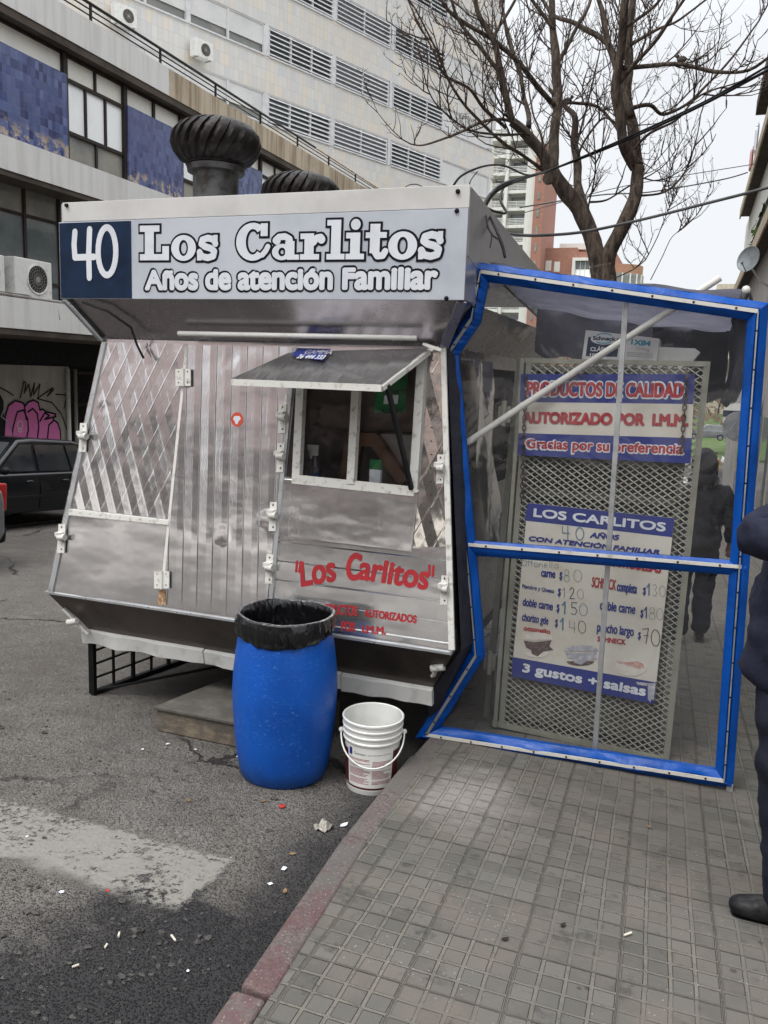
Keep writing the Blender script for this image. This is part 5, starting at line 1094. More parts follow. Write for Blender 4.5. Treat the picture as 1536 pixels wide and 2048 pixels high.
for bl, br, tl in (((478, 722), (502, 725), (478, 660)), ((466, 855), (490, 858), (466, 792)), ((455, 984), (479, 987), (455, 922)), ((443, 1105), (466, 1108), (443, 1044)), ((1152, 845), (1178, 848), (1152, 784)), ((1132, 1028), (1158, 1031), (1132, 966)), ((1113, 1205), (1138, 1208), (1113, 1146))): tm('$', bl, br, tl, m_nv, .0018)
tm('3 gustos + salsas', (178, 1470), (1175, 1668), (178, 1398), m_letw, .0042)
P2 = lambda st, mat, wd: pen('hand_lettering', st, s2, f2, wd, mat, .0005)
P2([[(503, 292), (506, 345), (560, 350)], [(548, 292), (548, 405)], oval(645, 353, 32, 50, 20)], m_pent, .0045)
def dig(ch, x, y, w_, h):
    D = {'0': [oval(.5, .5, .5, .5, 18)], '1': [[(.1, .3), (.55, 0), (.5, 1)]], '2': [[(.1, .25), (.4, 0), (.8, .12), (.75, .4), (.1, 1), (.95, .95)]], '3': [[(.1, .1), (.6, 0), (.8, .22), (.4, .46), (.85, .7), (.5, 1), (.05, .92)]],
         '4': [[(.15, 0), (.1, .6), (.95, .62)], [(.75, .1), (.75, 1)]], '5': [[(.9, 0), (.2, .02), (.15, .42), (.6, .40), (.9, .68), (.6, .98), (.1, .95)]], '7': [[(.05, .1), (.9, .0), (.55, 1)], [(.3, .5), (.9, .48)]], '8': [oval(.5, .25, .36, .25, 14), oval(.5, .73, .46, .27, 14)]}[ch]
    return [[(x + w_ * a, y + h * b + .12 * w_ * a) for a, b in st] for st in D]
for s_, x, y, dx, w_, h, mt, wd in (('8', 515, 640, 0, 48, 96, m_pen, .0022), ('0', 595, 640, 0, 66, 98, m_pen, .0022), ('1', 500, 788, 0, 40, 78, m_pen, .0030), ('2', 560, 785, 0, 45, 92, m_penb, .0036), ('0', 625, 800, 0, 50, 76, m_pen, .0020), ('1', 500, 900, 0, 46, 96, m_pent, .0075), ('5', 570, 905, 0, 60, 100, m_penb, .0034), ('0', 642, 915, 0, 64, 98, m_pent, .0024), ('1', 484, 1035, 0, 46, 92, m_pent, .0075), ('4', 555, 1050, 0, 60, 98, m_pen, .0026), ('0', 632, 1055, 0, 62, 98, m_penb, .0026),
                            ('1', 1186, 755, 0, 36, 92, m_pent, .0065), ('3', 1232, 760, 0, 44, 96, m_pen, .0022), ('0', 1290, 770, 0, 46, 90, m_pen, .0018), ('1', 1165, 945, 0, 34, 86, m_nv, .0060), ('8', 1205, 945, 0, 50, 98, m_pen, .0020), ('0', 1265, 955, 0, 55, 92, m_pen, .0020), ('7', 1148, 1112, 0, 58, 125, m_penb, .0036), ('0', 1222, 1125, 0, 70, 132, m_penb, .0036)): P2(dig(s_, x, y, w_, h), mt, wd)
P2([oval(198, 588, 18, 24, 12), [(232, 566), (232, 615)], [(222, 578), (268, 584)], [(256, 566), (256, 618)], oval(292, 603, 14, 16, 12), [(318, 592), (318, 622), (319, 600), (334, 594), (344, 602), (344, 626)], [(358, 610), (382, 610), (372, 592), (358, 600), (360, 622), (382, 626)], [(402, 572), (402, 628)], [(420, 574), (420, 630)], oval(455, 614, 17, 16, 12)], m_pen, .0024)
def sandwich(cx, cy, w_, h, top, fill, low):
    film('picture', oval(cx, cy - h * .28, w_ * .5, h * .34, 16, 180, 360), s2, f2, top, .0004); film('picture', oval(cx - w_ * .02, cy + h * .26, w_ * .40, h * .24, 16, 0, 180), s2, f2, low, .0005)
    random.seed(int(cx)); film('picture', [(cx - w_*.46, cy - h*.24), (cx - w_*.1, cy - h*.18), (cx + w_*.2, cy - h*.22), (cx + w_*.46, cy - h*.26), (cx + w_*.38, cy), (cx + w_*.52, cy + h*.16), (cx + w_*.2, cy + h*.22), (cx, cy + h*.45), (cx - w_*.2, cy + h*.34), (cx - w_*.22, cy + h*.16), (cx - w_*.38, cy + h*.06)], s2, f2, fill, .0007)
sandwich(305, 1262, 245, 185, m_bun, m_meat, m_bun); sandwich(655, 1345, 280, 150, m_pgrey, m_pgrey, m_meat)
film('picture', oval(1062, 1432, 125, 72, 22), s2, f2, m_bun, .0004); film('picture', [(940, 1380), (1030, 1392), (1110, 1385), (1160, 1405), (1165, 1440), (1120, 1448), (1040, 1418), (960, 1402)], s2, f2, m_pink2, .0007)
# carton and pale lid on the cabinet
YC = 4.66; bxp = [onY(1171, 660, YC), onY(1319, 677, YC), onY(1314, 720, YC), onY(1163, 715, YC)]
for p in bxp[2:]: p.z = cz1 + .002
ct = thing('printed_carton', 'white printed meat carton with a dark blue panel on top of the cabinet', 'carton', (bxp[2].x - .2, YC + .15, cz1))
make('carton', MB().plate(bxp, (0, .3, 0)), m_card, ct, bevel=.003); fb = lambda x, y: onY(x, y, YC - .0006); c8 = lambda x, y: (1130 + x * .2148, 620 + y * .2148)
film('blue_panel', [c8(*p) for p in ((218, 250), (512, 266), (485, 436), (192, 430))], ct, fb, m_navy, .0008)
film('logo', [c8(*p) for p in oval(362, 270, 122, 52, 24)], ct, fb, m_letw, .0016); pen('logo_line', [[c8(*p) for p in oval(365, 265, 85, 46, 12, 215, 320)], [c8(*p) for p in oval(362, 275, 85, 34, 12, 40, 140)]], ct, fb, .005, m_cyan, .0028)
tb = lambda s, bl, br, tl, mat, b, off=.0018: text('lettering', s, ct, fb, c8(*bl), c8(*br), c8(*tl), mat, b, off)
tb('Schneck', (258, 278), (470, 290), (258, 240), m_navy, .0012, .0030); tb('CLÁSICO', (235, 383), (450, 388), (235, 345), m_letw, .0010); tb('100%', (232, 434), (345, 437), (232, 402), m_letw, .0010); tb('1X84', (612, 322), (795, 340), (612, 270), m_cyan, .0022, .0008); tb('7.014 kg', (655, 370), (785, 386), (655, 340), m_pgrey, .0007, .0008)
for k, z in enumerate((398, 415, 432)): tb('vencimiento lote temperatura conservar frio', (575, z), (815, z + 14), (575, z - 11), m_penb, 0, .0008)
pl_ = thing('pale_lid', 'white board lying on the cabinet beside the printed carton', 'board', (-.1, 4.8, cz1)); a = onY(1316, 694, 4.70); b = onY(1402, 697, 4.70); make('board', MB().plate([V((a.x, 4.70, cz1 + .003)), V((b.x - .06, 4.70, cz1 + .003)), V((b.x, 4.70, b.z - .02)), V((b.x - .03, 4.70, b.z)), V((a.x, 4.70, a.z))], (0, .35, 0)), m_bucket, pl_, bevel=.004)
# ------------------------------------------------------------------ barrel with bin liner
bc = onY(570, 1390, 3.70); bc.z = 0; bz = prof(3.70) + RD
bt = thing('plastic_barrel', 'tall scuffed blue plastic barrel standing on the asphalt before the kiosk', 'barrel', (bc.x, bc.y, bz))
k = 1.0; BP = [(.155, .0), (.185, .006), (.200, .03), (.212, .10), (.226, .22), (.235, .36), (.238, .46), (.234, .56), (.224, .66), (.212, .745), (.206, .78), (.208, .80), (.208, .83), (.2065, .8305), (.2055, .80)]
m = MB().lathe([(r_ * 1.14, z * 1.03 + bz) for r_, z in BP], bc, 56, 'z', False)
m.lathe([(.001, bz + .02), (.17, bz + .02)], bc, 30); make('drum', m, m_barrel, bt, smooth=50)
def lin(u, v):
    a = 2 * math.pi * u; f = .5 + .5 * math.sin(a * 13 + 2 * math.sin(a * 3)) * math.sin(a * 5 + 1)
    prof_ = [(.10, .34), (.160, .56), (.183, .74), (.196, .832), (.206, .858), (.217, .856), (.223, .828), (.226, .795), (.225, .772), (.221, .758)]
    t = v * 9; i = min(8, int(t)); fr_ = t - i; r_ = prof_[i][0] * (1 - fr_) + prof_[i+1][0] * fr_; z = prof_[i][1] * (1 - fr_) + prof_[i+1][1] * fr_
    out = max(0, (t - 5) / 4); inn = max(0, (3 - t) / 3)
    r_ *= 1.14; z *= 1.03; p = V((r_ * math.cos(a), r_ * math.sin(a), z)); nz = mnoise.noise(V((p.x * 9, p.y * 9, z * 6))); nz2 = mnoise.noise(V((math.cos(a) * 7.5, math.sin(a) * 7.5, z * 5))) + .5 * math.sin(a * 31 + 3 * math.sin(a * 4) + z * 30)
    s = 1 + (.060 * nz + .010 * nz2) * (.4 + out * .8 + inn * .4)
    return V((bc.x + p.x * s, bc.y + p.y * s, bz + z + .012 * nz + (.02 * math.sin(a * 2 + 1) * out) - (.0 if v < 1 else .012 * f)))
m = MB().grid(lin, 150, 34); lb_ = make('bin_liner', m, m_bag, loc=(bc.x, bc.y, bz + .4), smooth=True, solid=.0015); tag(lb_, 'black plastic bin liner folded over the rim of the blue barrel', 'bin liner')
# ------------------------------------------------------------------ bucket
kc = onY(745, 1480, 3.77); kc.z = 0; kz = prof(3.77) + RD + .002
bk = thing('paint_bucket', 'white plastic paint bucket with red small print and a hanging wire handle', 'bucket', (kc.x, kc.y, kz))
m = MB().lathe([(z_[0], z_[1] + kz) for z_ in ((.001, 0), (.124, 0), (.128, .008), (.142, .27), (.149, .272), (.151, .280), (.146, .286), (.147, .305), (.153, .307), (.154, .314), (.148, .318), (.149, .338), (.1545, .340), (.1555, .347), (.150, .350), (.151, .372), (.157, .374), (.158, .384), (.153, .388), (.147, .384), (.140, .27), (.124, .012), (.001, .010))], kc, 56); make('tub', m, m_bucket, bk, smooth=35)
def kr(z): return .128 + (.142 - .128) * (z - .008) / .262
def wrap(a0, a1, z0, z1, off, n=24): return MB().grid(lambda u, v: V((kc.x + (kr(z0 + (z1 - z0) * v) + off) * math.sin(a0 + (a1 - a0) * u), kc.y - (kr(z0 + (z1 - z0) * v) + off) * math.cos(a0 + (a1 - a0) * u), kz + z0 + (z1 - z0) * v)), n, 1)
AZ = math.atan2(kc.x - 0, -(0 - kc.y)) * -1 * -1                      # the label faces the photographer's corner
az = -math.atan2(kc.x, kc.y); az = math.atan2(-kc.x, kc.y)
make('label_sheet', wrap(az - 1.3, az + .85, .03, .262, .0008), m_bucket, bk, smooth=True); make('brown_panel', wrap(az + .86, az + 1.35, .05, .235, .0009, 10), m_brown, bk, smooth=True); make('brown_panel', wrap(az - 1.5, az - 1.02, .05, .235, .0010, 10), m_brown, bk, smooth=True); make('brown_band', wrap(az - 1.5, az + 1.35, .036, .047, .0011), m_brown, bk, smooth=True); make('blue_mark', wrap(az - .93, az - .78, .212, .250, .0013, 4), m_sblue, bk)
random.seed(9); m = MB()
for col in ((-.92, -.06), (.02, .78)):
    z = .198
    while z > .065:
        if random.random() < .16: z -= .009; continue
        a = az + col[0]; end = az + col[1] - random.random() ** 3 * .35
        while a < end:
            w_ = random.uniform(.02, .075); w2 = min(w_, end - a); g = wrap(a, a + w2 * .85, z, z + .0036, .0013, 2); m.add(g.v, g.f); a += w_
        z -= .0068
make('small_print', m, M('dark red small print', (.36, .10, .10), .5), bk)
def kfn(x, y): return V((0, 0, 0))
for s_, a_, z_, L_, h_, mt in (('Quantum', -.70, .222, .065, .012, m_ink), ('Látex Acrílico Exterior-Interior Mate', -.15, .224, .125, .006, m_ink)):
    vs, fs = glyphs(s_); x0 = min(v.x for v in vs); x1 = max(v.x for v in vs); m = MB()
    m.add([(lambda a, z: V((kc.x + (kr(z) + .0014) * math.sin(a), kc.y - (kr(z) + .0014) * math.cos(a), kz + z)))(az + a_ + (v.x - x0) / (x1 - x0) * L_ / .14, z_ + v.y / CAPH * h_) for v in vs], fs); make('lettering', m, mt, bk)
hp = [V((math.sin(az) * 0, 0, 0))]
e1 = V((math.cos(az), math.sin(az), 0)); e2 = V((math.sin(az), -math.cos(az), 0)); pts = []
for i in range(25):
    t = math.pi * i / 24; pts.append(V((kc.x, kc.y, kz + .298)) + e1 * (-.162 * math.cos(t)) + e2 * (.152 * math.sin(t) ** .8) + V((0, 0, -.135 * math.sin(t))))
m = MB().tube(pts, .0042, 8); m.ball(pts[0], .014); m.ball(pts[-1], .014); make('handle', m, m_bucket, bk, smooth=True)
# ------------------------------------------------------------------ wooden step and the steel tube on it
P = [road(314, 1462), road(500, 1512), None, None]; zt = P[0].z + .135
sp = thing('wooden_step', 'worn plywood step box on the asphalt beside the blue barrel', 'step', (-2.3, 4.0, P[0].z))
fl, frr = V((-2.765, 3.88, 0)), V((-1.95, 3.88, 0)); bl, br = V((-2.62, 4.46, 0)), V((-1.85, 4.46, 0)); zb = lambda p: prof(p.y) + RD
pts = [V((p.x, p.y, zb(p) + .004)) for p in (fl, frr, br, bl)]; top = [V((p.x, p.y, zt)) for p in (fl, frr, br, bl)]
make('box_side', MB().hexa(pts + top), m_wood, sp, bevel=.004)
o = [(-.012, -.014), (.0, -.014), (0, .01), (-.012, .01)]
tp_ = [V((p.x + a, p.y + b, zt + .0015)) for p, (a, b) in zip((fl, frr, br, bl), o)]; make('tread', MB().hexa(tp_ + [p + V((0, 0, .02)) for p in tp_]), M('grimy tread board', (.085, .078, .068), .85, 0, (.13, .12, .105), 7, bump=.003, bsc=60), sp, bevel=.004)
c = V((-2.26, 4.12, zt + .022)); ts = thing('steel_tube', 'open square steel tube lying on the wooden step', 'steel tube', c); m = MB(); w_, h_ = .085, .078
for a in ((0, w_, 0, .006), (0, w_, h_ - .006, h_), (0, .006, .006, h_ - .006), (w_ - .006, w_, .006, h_ - .006)): m.box(c.x + a[0], c.x + a[1], c.y, c.y + .45, c.z + a[2], c.z + a[3])
make('tube', m, M('raw steel', (.20, .18, .165), .5, .7, (.11, .08, .06), 18), ts)
# ------------------------------------------------------------------ black grille under the kiosk
gc = V((-3.50, 4.22, 0)); gr = thing('black_grille', 'black iron grille leaning open under the kiosk on the asphalt', 'grille', (-3.5, 4.25, zb(gc)))
def gq(u, v): return V((-3.50 + .10 * u, 4.22 + 1.75 * u, (zb(gc) + .012 - .075 * u * 1.75) * (1 - v) + (-.09) * v))
m = MB()
m.bar(gq(0, 0), gq(0, 1), .04, .03); m.bar(gq(1, 0), gq(1, 1), .03); m.bar(gq(0, 0), gq(1, 0), .035); m.bar(gq(0, .92), gq(1, .92), .03)
make('frame', m, m_blk, gr); m = MB()
for i in range(1, 9): m.bar(gq(i / 9, 0), gq(i / 9, .98), .014 if i % 2 else .022)
for k in (.27, .52, .76): m.bar(gq(0, k), gq(1, k), .012)
make('bar', m, m_blk, gr)
m = MB().tube([gq(.02, .03), V((-2.6, 4.55, -.22)), V((-2.0, 4.8, -.1))], .010, 6); m.tube([gq(.0, .95), V((-2.3, 4.6, -.16)), V((-1.6, 4.7, -.24))], .010, 6); make('stay_rod', m, m_blk, gr)

# ------------------------------------------------------------------ cars
def car(label, loc, rot, L, Wd, H, paint, hatch=True, group=None, glass=None):
    r = thing('parked_car', label, 'car', (0, 0, 0), group); gl = glass or m_glassd; w2 = Wd / 2; bz_ = H * .62
    ax = [(-.30 * L), (.315 * L)]; wr = .30
    pro = [(-.47*L, .24)]
    for a in ax: pro += [(a + (wr + .05) * math.cos(math.pi - t * math.pi / 9), .26 + (wr + .04) * math.sin(t * math.pi / 9)) for t in range(10)]
    pro += [(.48*L, .22), (.5*L, .34), (.497*L, .52), (.475*L, H*.47), (.36*L, H*.56), (.215*L, bz_), (-.30*L, bz_ + .02), (-.485*L, bz_), (-.497*L, H*.50), (-.5*L, .40)]
    m = MB().plate([V((x, -w2, z)) for x, z in pro], (0, Wd, 0)); body = make('body', m, paint, r, bevel=.06, seg=4, smooth=45)
    B = [(-.475*L if hatch else -.40*L, bz_ - .01), (.235*L, bz_ - .01), (.06*L, H - .03), (-.02*L, H), (-.26*L, H - .015), (-.40*L if hatch else -.30*L, H - .10)]
    def cab(i, s): x, z = B[i]; k = (z - bz_) / (H - bz_); return V((x, s * (w2 - .05 - .17 * max(0, k)), z))
    n = 6; m = MB(); m.add([cab(i, -1) for i in range(n)] + [cab(i, 1) for i in range(n)], [tuple(range(n))[::-1], tuple(range(n, 2*n))] + [(i, (i+1) % n, n + (i+1) % n, n + i) for i in range(n)]); make('cabin', m, paint, r, bevel=.05, seg=4, smooth=45)
    def side(u, z, s): k = (z - bz_) / (H - bz_); return V((u * L, s * (w2 - .05 - .17 * k + .006), z))
    zt_, zb_ = H - .10, bz_ + .035
    for s in (-1, 1):
        for (a0, a1, b1, b0) in ((-.005, .19, .055, -.005), (-.21, -.025, -.025, -.195), (-.325, -.225, -.21, -.285)):
            make('side_window', MB().plate([side(a0, zb_, s), side(a1, zb_, s), side(b1, zt_, s), side(b0, zt_, s)], (0, s * .004, 0)), gl, r)
        m = MB()
        for (u0, u1, h1) in ((-.010, .203, bz_ - .05), (-.220, -.015, bz_ - .05)): make('door', MB().grid(lambda u, v: V(((u0 + (u1 - u0) * u) * L, s * (w2 + .003 + .030 * math.sin(math.pi * (.12 + .80 * v)) - .011), .31 + (h1 - .31) * v)), 4, 14), paint, r, smooth=True)
        for u in (.205, -.012, -.222): m.box(u*L - .004, u*L + .004, s*w2 - .002 if s > 0 else -w2 - .003, s*w2 + .003 if s > 0 else -w2 + .002, .32, bz_ - .04)
        make('door_gap', m, m_blk, r)
        for u in (.045, -.165): make('door_handle', MB().ball((u*L, s*(w2 + .024), bz_ - .13), (.085, .018, .026), 10, 6), paint if paint is not m_carw else m_trim, r, smooth=True)
        make('side_moulding', MB().box(-.22*L, .2*L, s*w2 - .012, s*w2 + .034, .50, .55), paint, r, bevel=.008)
        m = MB().ball((.20*L, s*(w2 + .08), bz_ + .06), (.06, .10, .065), 12, 8); make('mirror', m, m_blk, r, smooth=True)
        make('headlight', MB().ball((.478*L, s*(w2 - .22), H*.45), (.06, .17, .075), 10, 8), m_lampc, r, smooth=True); make('tail_light', MB().box(-.505*L, -.47*L, s*(w2 - .11) - .09, s*(w2 - .11) + .09, H*.44, H*.66), m_lampr, r, bevel=.02)
        for a in ax:
            t = make('wheel', MB().lathe([(.18, -.09), (wr - .03, -.095), (wr, -.06), (wr, .06), (wr - .03, .095), (.18, .09)], (a, s*(w2 - .11), wr), 28, 'y'), m_tyre, r, smooth=50); make('rim', MB().lathe([(.001, s*.10), (.07, s*.105), (.10, s*.075), (.185, s*.085), (.20, s*.095)], (a, s*(w2 - .11), wr), 24, 'y'), m_rim, t, smooth=40)
    def slope(i, j, f0, f1, e): a, b, c_, d = cab(i, -1), cab(i, 1), cab(j, 1), cab(j, -1); q = [a.lerp(d, f0), b.lerp(c_, f0), b.lerp(c_, f1), a.lerp(d, f1)]; mid = sum(q, V()) / 4; nrm = (q[1] - q[0]).cross(q[3] - q[0]).normalized(); nrm = nrm if nrm.x * e > 0 else -nrm; return MB().plate([mid + (p - mid) * .86 + nrm * .004 for p in q], nrm * .004)
    make('windscreen', slope(1, 2, .06, .97, 1), gl, r); make('rear_window', slope(0, 5, .2, .95, -1), gl, r)
    make('bumper', MB().box(.44*L, .51*L, -w2 + .04, w2 - .04, .26, .46), paint, r, bevel=.05); make('bumper', MB().box(-.515*L, -.45*L, -w2 + .04, w2 - .04, .27, .48), m_blk, r, bevel=.05)
    make('number_plate', MB().box(.511*L, .516*L, -.22, .22, .34, .44), m_white, r)
    r.location = loc; r.rotation_euler = (0, math.atan(.075) * -math.sin(rot) * -1 if False else 0, rot); return r
gl_tint = M('tinted car glass', (.018, .020, .024), .05, 0, (.03, .033, .036), 1, spec=.9)
p = onX(66, 1040, -9.72); yc = 10.45
c1 = car('black parked hatchback in front of the graffiti wall', (-10.55, yc, prof(yc) + RD), R(-90), 3.85, 1.66, 1.44, m_carb, True, None, gl_tint); pass
c1.rotation_euler = (0, R(-4.3), R(-90))
p = onX(0, 1000, -8.0)
c2_ = car('dark grey car at the picture edge, only its red tail lamp and bumper showing', (-8.28, onX(5, 1000, -7.5).y - 1.95, prof(6.0) + RD + .02), R(-90), 3.9, 1.6, 1.5, m_carg, True, None); c2_.rotation_euler = (0, R(-4.3), R(-90))
a = onY(1470, 914, 80); car('white car crossing at the bottom of the street', (a.x + .9, 80, prof(80) + RD), R(180), 4.0, 1.65, 1.42, m_carw, True, 'cars at the foot of the hill')
a = onY(1425, 878, 92); car('grey car parked by the lawn beyond the white one', (a.x - .5, 93, onY(1425, 880, 93).z), R(180), 4.1, 1.7, 1.6, m_carg, True, 'cars at the foot of the hill')
# ------------------------------------------------------------------ orange and white traffic drum
a = onY(1462, 955, 43); dz = prof(43) + RD; co = thing('traffic_delineator', 'tilted orange and white striped traffic post on a black foot', 'traffic post', (a.x, 43, dz)); ax_ = V((a.x, 43, dz)); tl = V((.16, 0, 1)).normalized()
for i in range(6): make('orange_band' if i % 2 else 'white_band', MB().tube([ax_ + tl * (.12 + i * .165), ax_ + tl * (.12 + (i + 1) * .165)], [.13 - i * .005, .13 - (i + 1) * .005], 16), m_or if i % 2 else m_rwhite, co, smooth=40)
make('foot', MB().lathe([(.001, 0), (.32, 0), (.30, .06), (.16, .09), (.14, .14), (.001, .14)], ax_, 20), m_blk, co)

# ------------------------------------------------------------------ people
def skin(name, nodes, edges, mat, parent, sub=2, rootn=0, fold=0.0):
    """nodes: [(pos, radius)] in the parent's own space; one continuous skinned surface"""
    me = bpy.data.meshes.new(name + '_cage'); me.from_pydata([n_[0] for n_ in nodes], edges, []); ob = bpy.data.objects.new(name + '_cage', me); COL.objects.link(ob)
    ob.modifiers.new('s', 'SKIN'); sk = me.skin_vertices[0].data
    for i, n_ in enumerate(nodes):
        r_ = n_[1]; sk[i].radius = r_ if isinstance(r_, tuple) else (r_, r_); sk[i].use_root = (i == rootn)
    ss_ = ob.modifiers.new('u', 'SUBSURF'); ss_.levels = ss_.render_levels = sub
    bpy.context.view_layer.update(); dg = bpy.context.evaluated_depsgraph_get(); nm = bpy.data.meshes.new_from_object(ob.evaluated_get(dg)); bpy.data.objects.remove(ob); bpy.data.meshes.remove(me)
    if fold:                                              # cloth gathers and creases
        for v in nm.vertices:
            q = v.co; a = mnoise.noise(V((q.x * 5, q.y * 5, q.z * 9))) + .8 * mnoise.noise(V((q.x * 9 + q.z * 11, q.y * 9 - q.z * 6, q.z * 7))) + .4 * mnoise.noise(q * 26)
            v.co = q + v.normal * (a * fold)
    nm.name = name; nm.materials.clear(); nm.materials.append(mat); nm.shade_smooth(); o = bpy.data.objects.new(name, nm); COL.objects.link(o); o.parent = parent; ORG[o.name] = V(); return o
def person(label, loc, rot, Hh=1.75, top=m_jkt, leg=m_trs, hair=m_hair, arms=None, stride=.1, group=None, detail=True, hooded=False, bulk=1.0):
    """local space: facing +y, x to the person's right hand side, z up; arms = per side (elbow, wrist)"""
    r = thing('person', label, 'person', (0, 0, 0), group); s = Hh / 1.75; b = bulk
    P = lambda x, y, z: (x * s, y * s, z * s)
    arms = arms or {1: ((.27, .0, 1.16), (.29, .10, .92)), -1: ((-.27, .0, 1.16), (-.29, .10, .92))}
    hip, chest, neck, head = (0, 0, .95), (0, .0, 1.28), (0, .0, 1.48), (0, .03, 1.62)
    nd = [(P(*hip), (.15*s, .11*s)), (P(0, .0, 1.12), (.135*s, .10*s)), (P(*chest), (.16*s, .115*s)), (P(0, 0, 1.40), (.11*s, .08*s)), (P(*neck), .055*s), (P(0, .02, 1.55), (.066*s, .075*s)), (P(0, .03, 1.63), (.078*s, .094*s)), (P(0, .02, 1.70), (.068*s, .084*s))]
    ed = [(i, i + 1) for i in range(7)]
    for sd_ in (1, -1):
        e, w_ = arms[sd_]; i = len(nd); d = (V(w_) - V(e)).normalized()
        nd += [(P(sd_*.18, 0, 1.405), .058*s), (P(*e), .043*s), (P(*(V(e).lerp(V(w_), .5))), .036*s), (P(*w_), .026*s), (P(*(V(w_) + d * .05)), (.040*s, .018*s)), (P(*(V(w_) + d * .09)), (.040*s, .016*s))]
        ed += [(3, i), (i, i+1), (i+1, i+2), (i+2, i+3), (i+3, i+4), (i+4, i+5)]
        if detail:
            side_ = d.cross(V((0, 1, 0.3))).normalized(); cu = side_.cross(d).normalized() * (1 if True else -1)
            for f in range(4):
                base = V(w_) + d * .09 + side_ * (.026 - .0175 * f); L = (.072, .08, .075, .058)[f]; j = len(nd)
                nd += [(P(*(base + d * L * .45 + cu * .006)), .0092*s), (P(*(base + d * L * .8 + cu * .022)), .0085*s), (P(*(base + d * L * .95 + cu * .04)), .007*s)]; ed += [(i+5, j), (j, j+1), (j+1, j+2)]
            j = len(nd); tb_ = V(w_) + d * .03 + side_ * .03; nd += [(P(*(tb_ + d * .02 + side_ * .015 + cu * .01)), .011*s), (P(*(tb_ + d * .055 + side_ * .02 + cu * .025)), .009*s)]; ed += [(i+4, j), (j, j+1)]
        h0 = len(nd); st_ = stride[sd_] if isinstance(stride, dict) else stride * sd_
        nd += [(P(sd_*.10, .0, .86), .092*s), (P(sd_*.105, .02 + st_*.5, .49), .060*s), (P(sd_*.105, st_ - .02, .09), .042*s), (P(sd_*.115, st_ + .10, .04), (.04*s, .03*s))]; ed += [(0, h0), (h0, h0+1), (h0+1, h0+2), (h0+2, h0+3)]
    skin('body', nd, ed, m_skin, r)
    # jacket over torso and sleeves
    jn = [(P(0, .0, .80), (.195*s*b, .165*s*b)), (P(0, .005, 1.00), (.195*s*b, .16*s*b)), (P(0, .01, 1.18), (.19*s*b, .15*s*b)), (P(0, 0, 1.34), (.185*s, .135*s)), (P(0, -.005, 1.44), (.11*s, .09*s)), (P(0, 0, 1.505), (.072*s, .07*s))]; je = [(i, i + 1) for i in range(5)]
    for sd_ in (1, -1):
        e, w_ = arms[sd_]; i = len(jn); jn += [(P(sd_*.19, 0, 1.395), .080*s*b), (P(*(V((sd_*.19, 0, 1.395)).lerp(V(e), .6))), .070*s*b), (P(*e), .064*s*b), (P(*(V(e).lerp(V(w_), .5))), .054*s*b), (P(*(V(e).lerp(V(w_), .96))), .046*s)]; je += [(3, i), (i, i+1), (i+1, i+2), (i+2, i+3), (i+3, i+4)]
    skin('jacket', jn, je, top, r, 3 if detail else 2, 0, .022 if detail else 0)
    tn_ = [(P(0, 0, .93), (.165*s, .135*s)), (P(0, 0, 1.03), (.15*s, .12*s))]; te = [(0, 1)]
    for sd_ in (1, -1):
        st_ = stride[sd_] if isinstance(stride, dict) else stride * sd_; i = len(tn_); tn_ += [(P(sd_*.10, 0, .82), .112*s*b), (P(sd_*.105, .02 + st_*.5, .50), .085*s*b), (P(sd_*.105, st_*.8, .28), .078*s*b), (P(sd_*.105, st_ - .005, .055), .082*s*b)]; te += [(0, i), (i, i+1), (i+1, i+2), (i+2, i+3)]
    skin('trousers', tn_, te, leg, r, 3 if detail else 2, 0, .016 if detail else 0)
    for sd_ in (1, -1):
        st_ = stride[sd_] if isinstance(stride, dict) else stride * sd_; sh_ = skin('shoe', [(P(sd_*.105, st_ - .07, .062), (.042*s, .050*s)), (P(sd_*.107, st_ + .03, .070), (.046*s, .054*s)), (P(sd_*.115, st_ + .12, .054), (.054*s, .040*s)), (P(sd_*.118, st_ + .20, .046), (.045*s, .032*s))], [(0, 1), (1, 2), (2, 3)], m_shoe, r, rootn=1)
        if detail: skin('sole', [(P(sd_*.105, st_ - .085, .010), (.045*s, .011*s)), (P(sd_*.108, st_ + .05, .010), (.050*s, .011*s)), (P(sd_*.118, st_ + .19, .010), (.050*s, .011*s))], [(0, 1), (1, 2)], m_blk, sh_, rootn=1)
    if hooded: m = MB().ball(P(0, -.005, 1.635), (.112*s, .128*s, .155*s), 18, 12).ball(P(0, -.045, 1.50), (.135*s, .10*s, .09*s), 16, 10); make('hood', m, top, r, smooth=True)
    else: m = MB().ball(P(0, -.012, 1.672), (.090*s, .106*s, .095*s), 16, 10).ball(P(0, -.05, 1.60), (.078*s, .062*s, .085*s), 14, 8); make('hair', m, hair, r, smooth=True)
    if detail:
        m = MB()
        for sd_ in (1, -1): m.ball(P(sd_*.032, .122, 1.64), .013*s, 8, 6)
        make('eye', m, m_white, r)
        m = MB().ball(P(0, .132, 1.612), (.014*s, .022*s, .026*s), 8, 6); make('nose', m, m_skin, r, smooth=True); m = MB().ball(P(0, .117, 1.567), (.026*s, .010*s, .009*s), 8, 6); make('mouth', m, m_redp, r, smooth=True)
        if not hooded: m = MB().ball(P(.082, .02, 1.625), (.014*s, .022*s, .034*s), 8, 6).ball(P(-.082, .02, 1.625), (.014*s, .022*s, .034*s), 8, 6); make('ear', m, m_skin, r, smooth=True)
    r.location = loc; r.rotation_euler = (0, 0, rot); return r
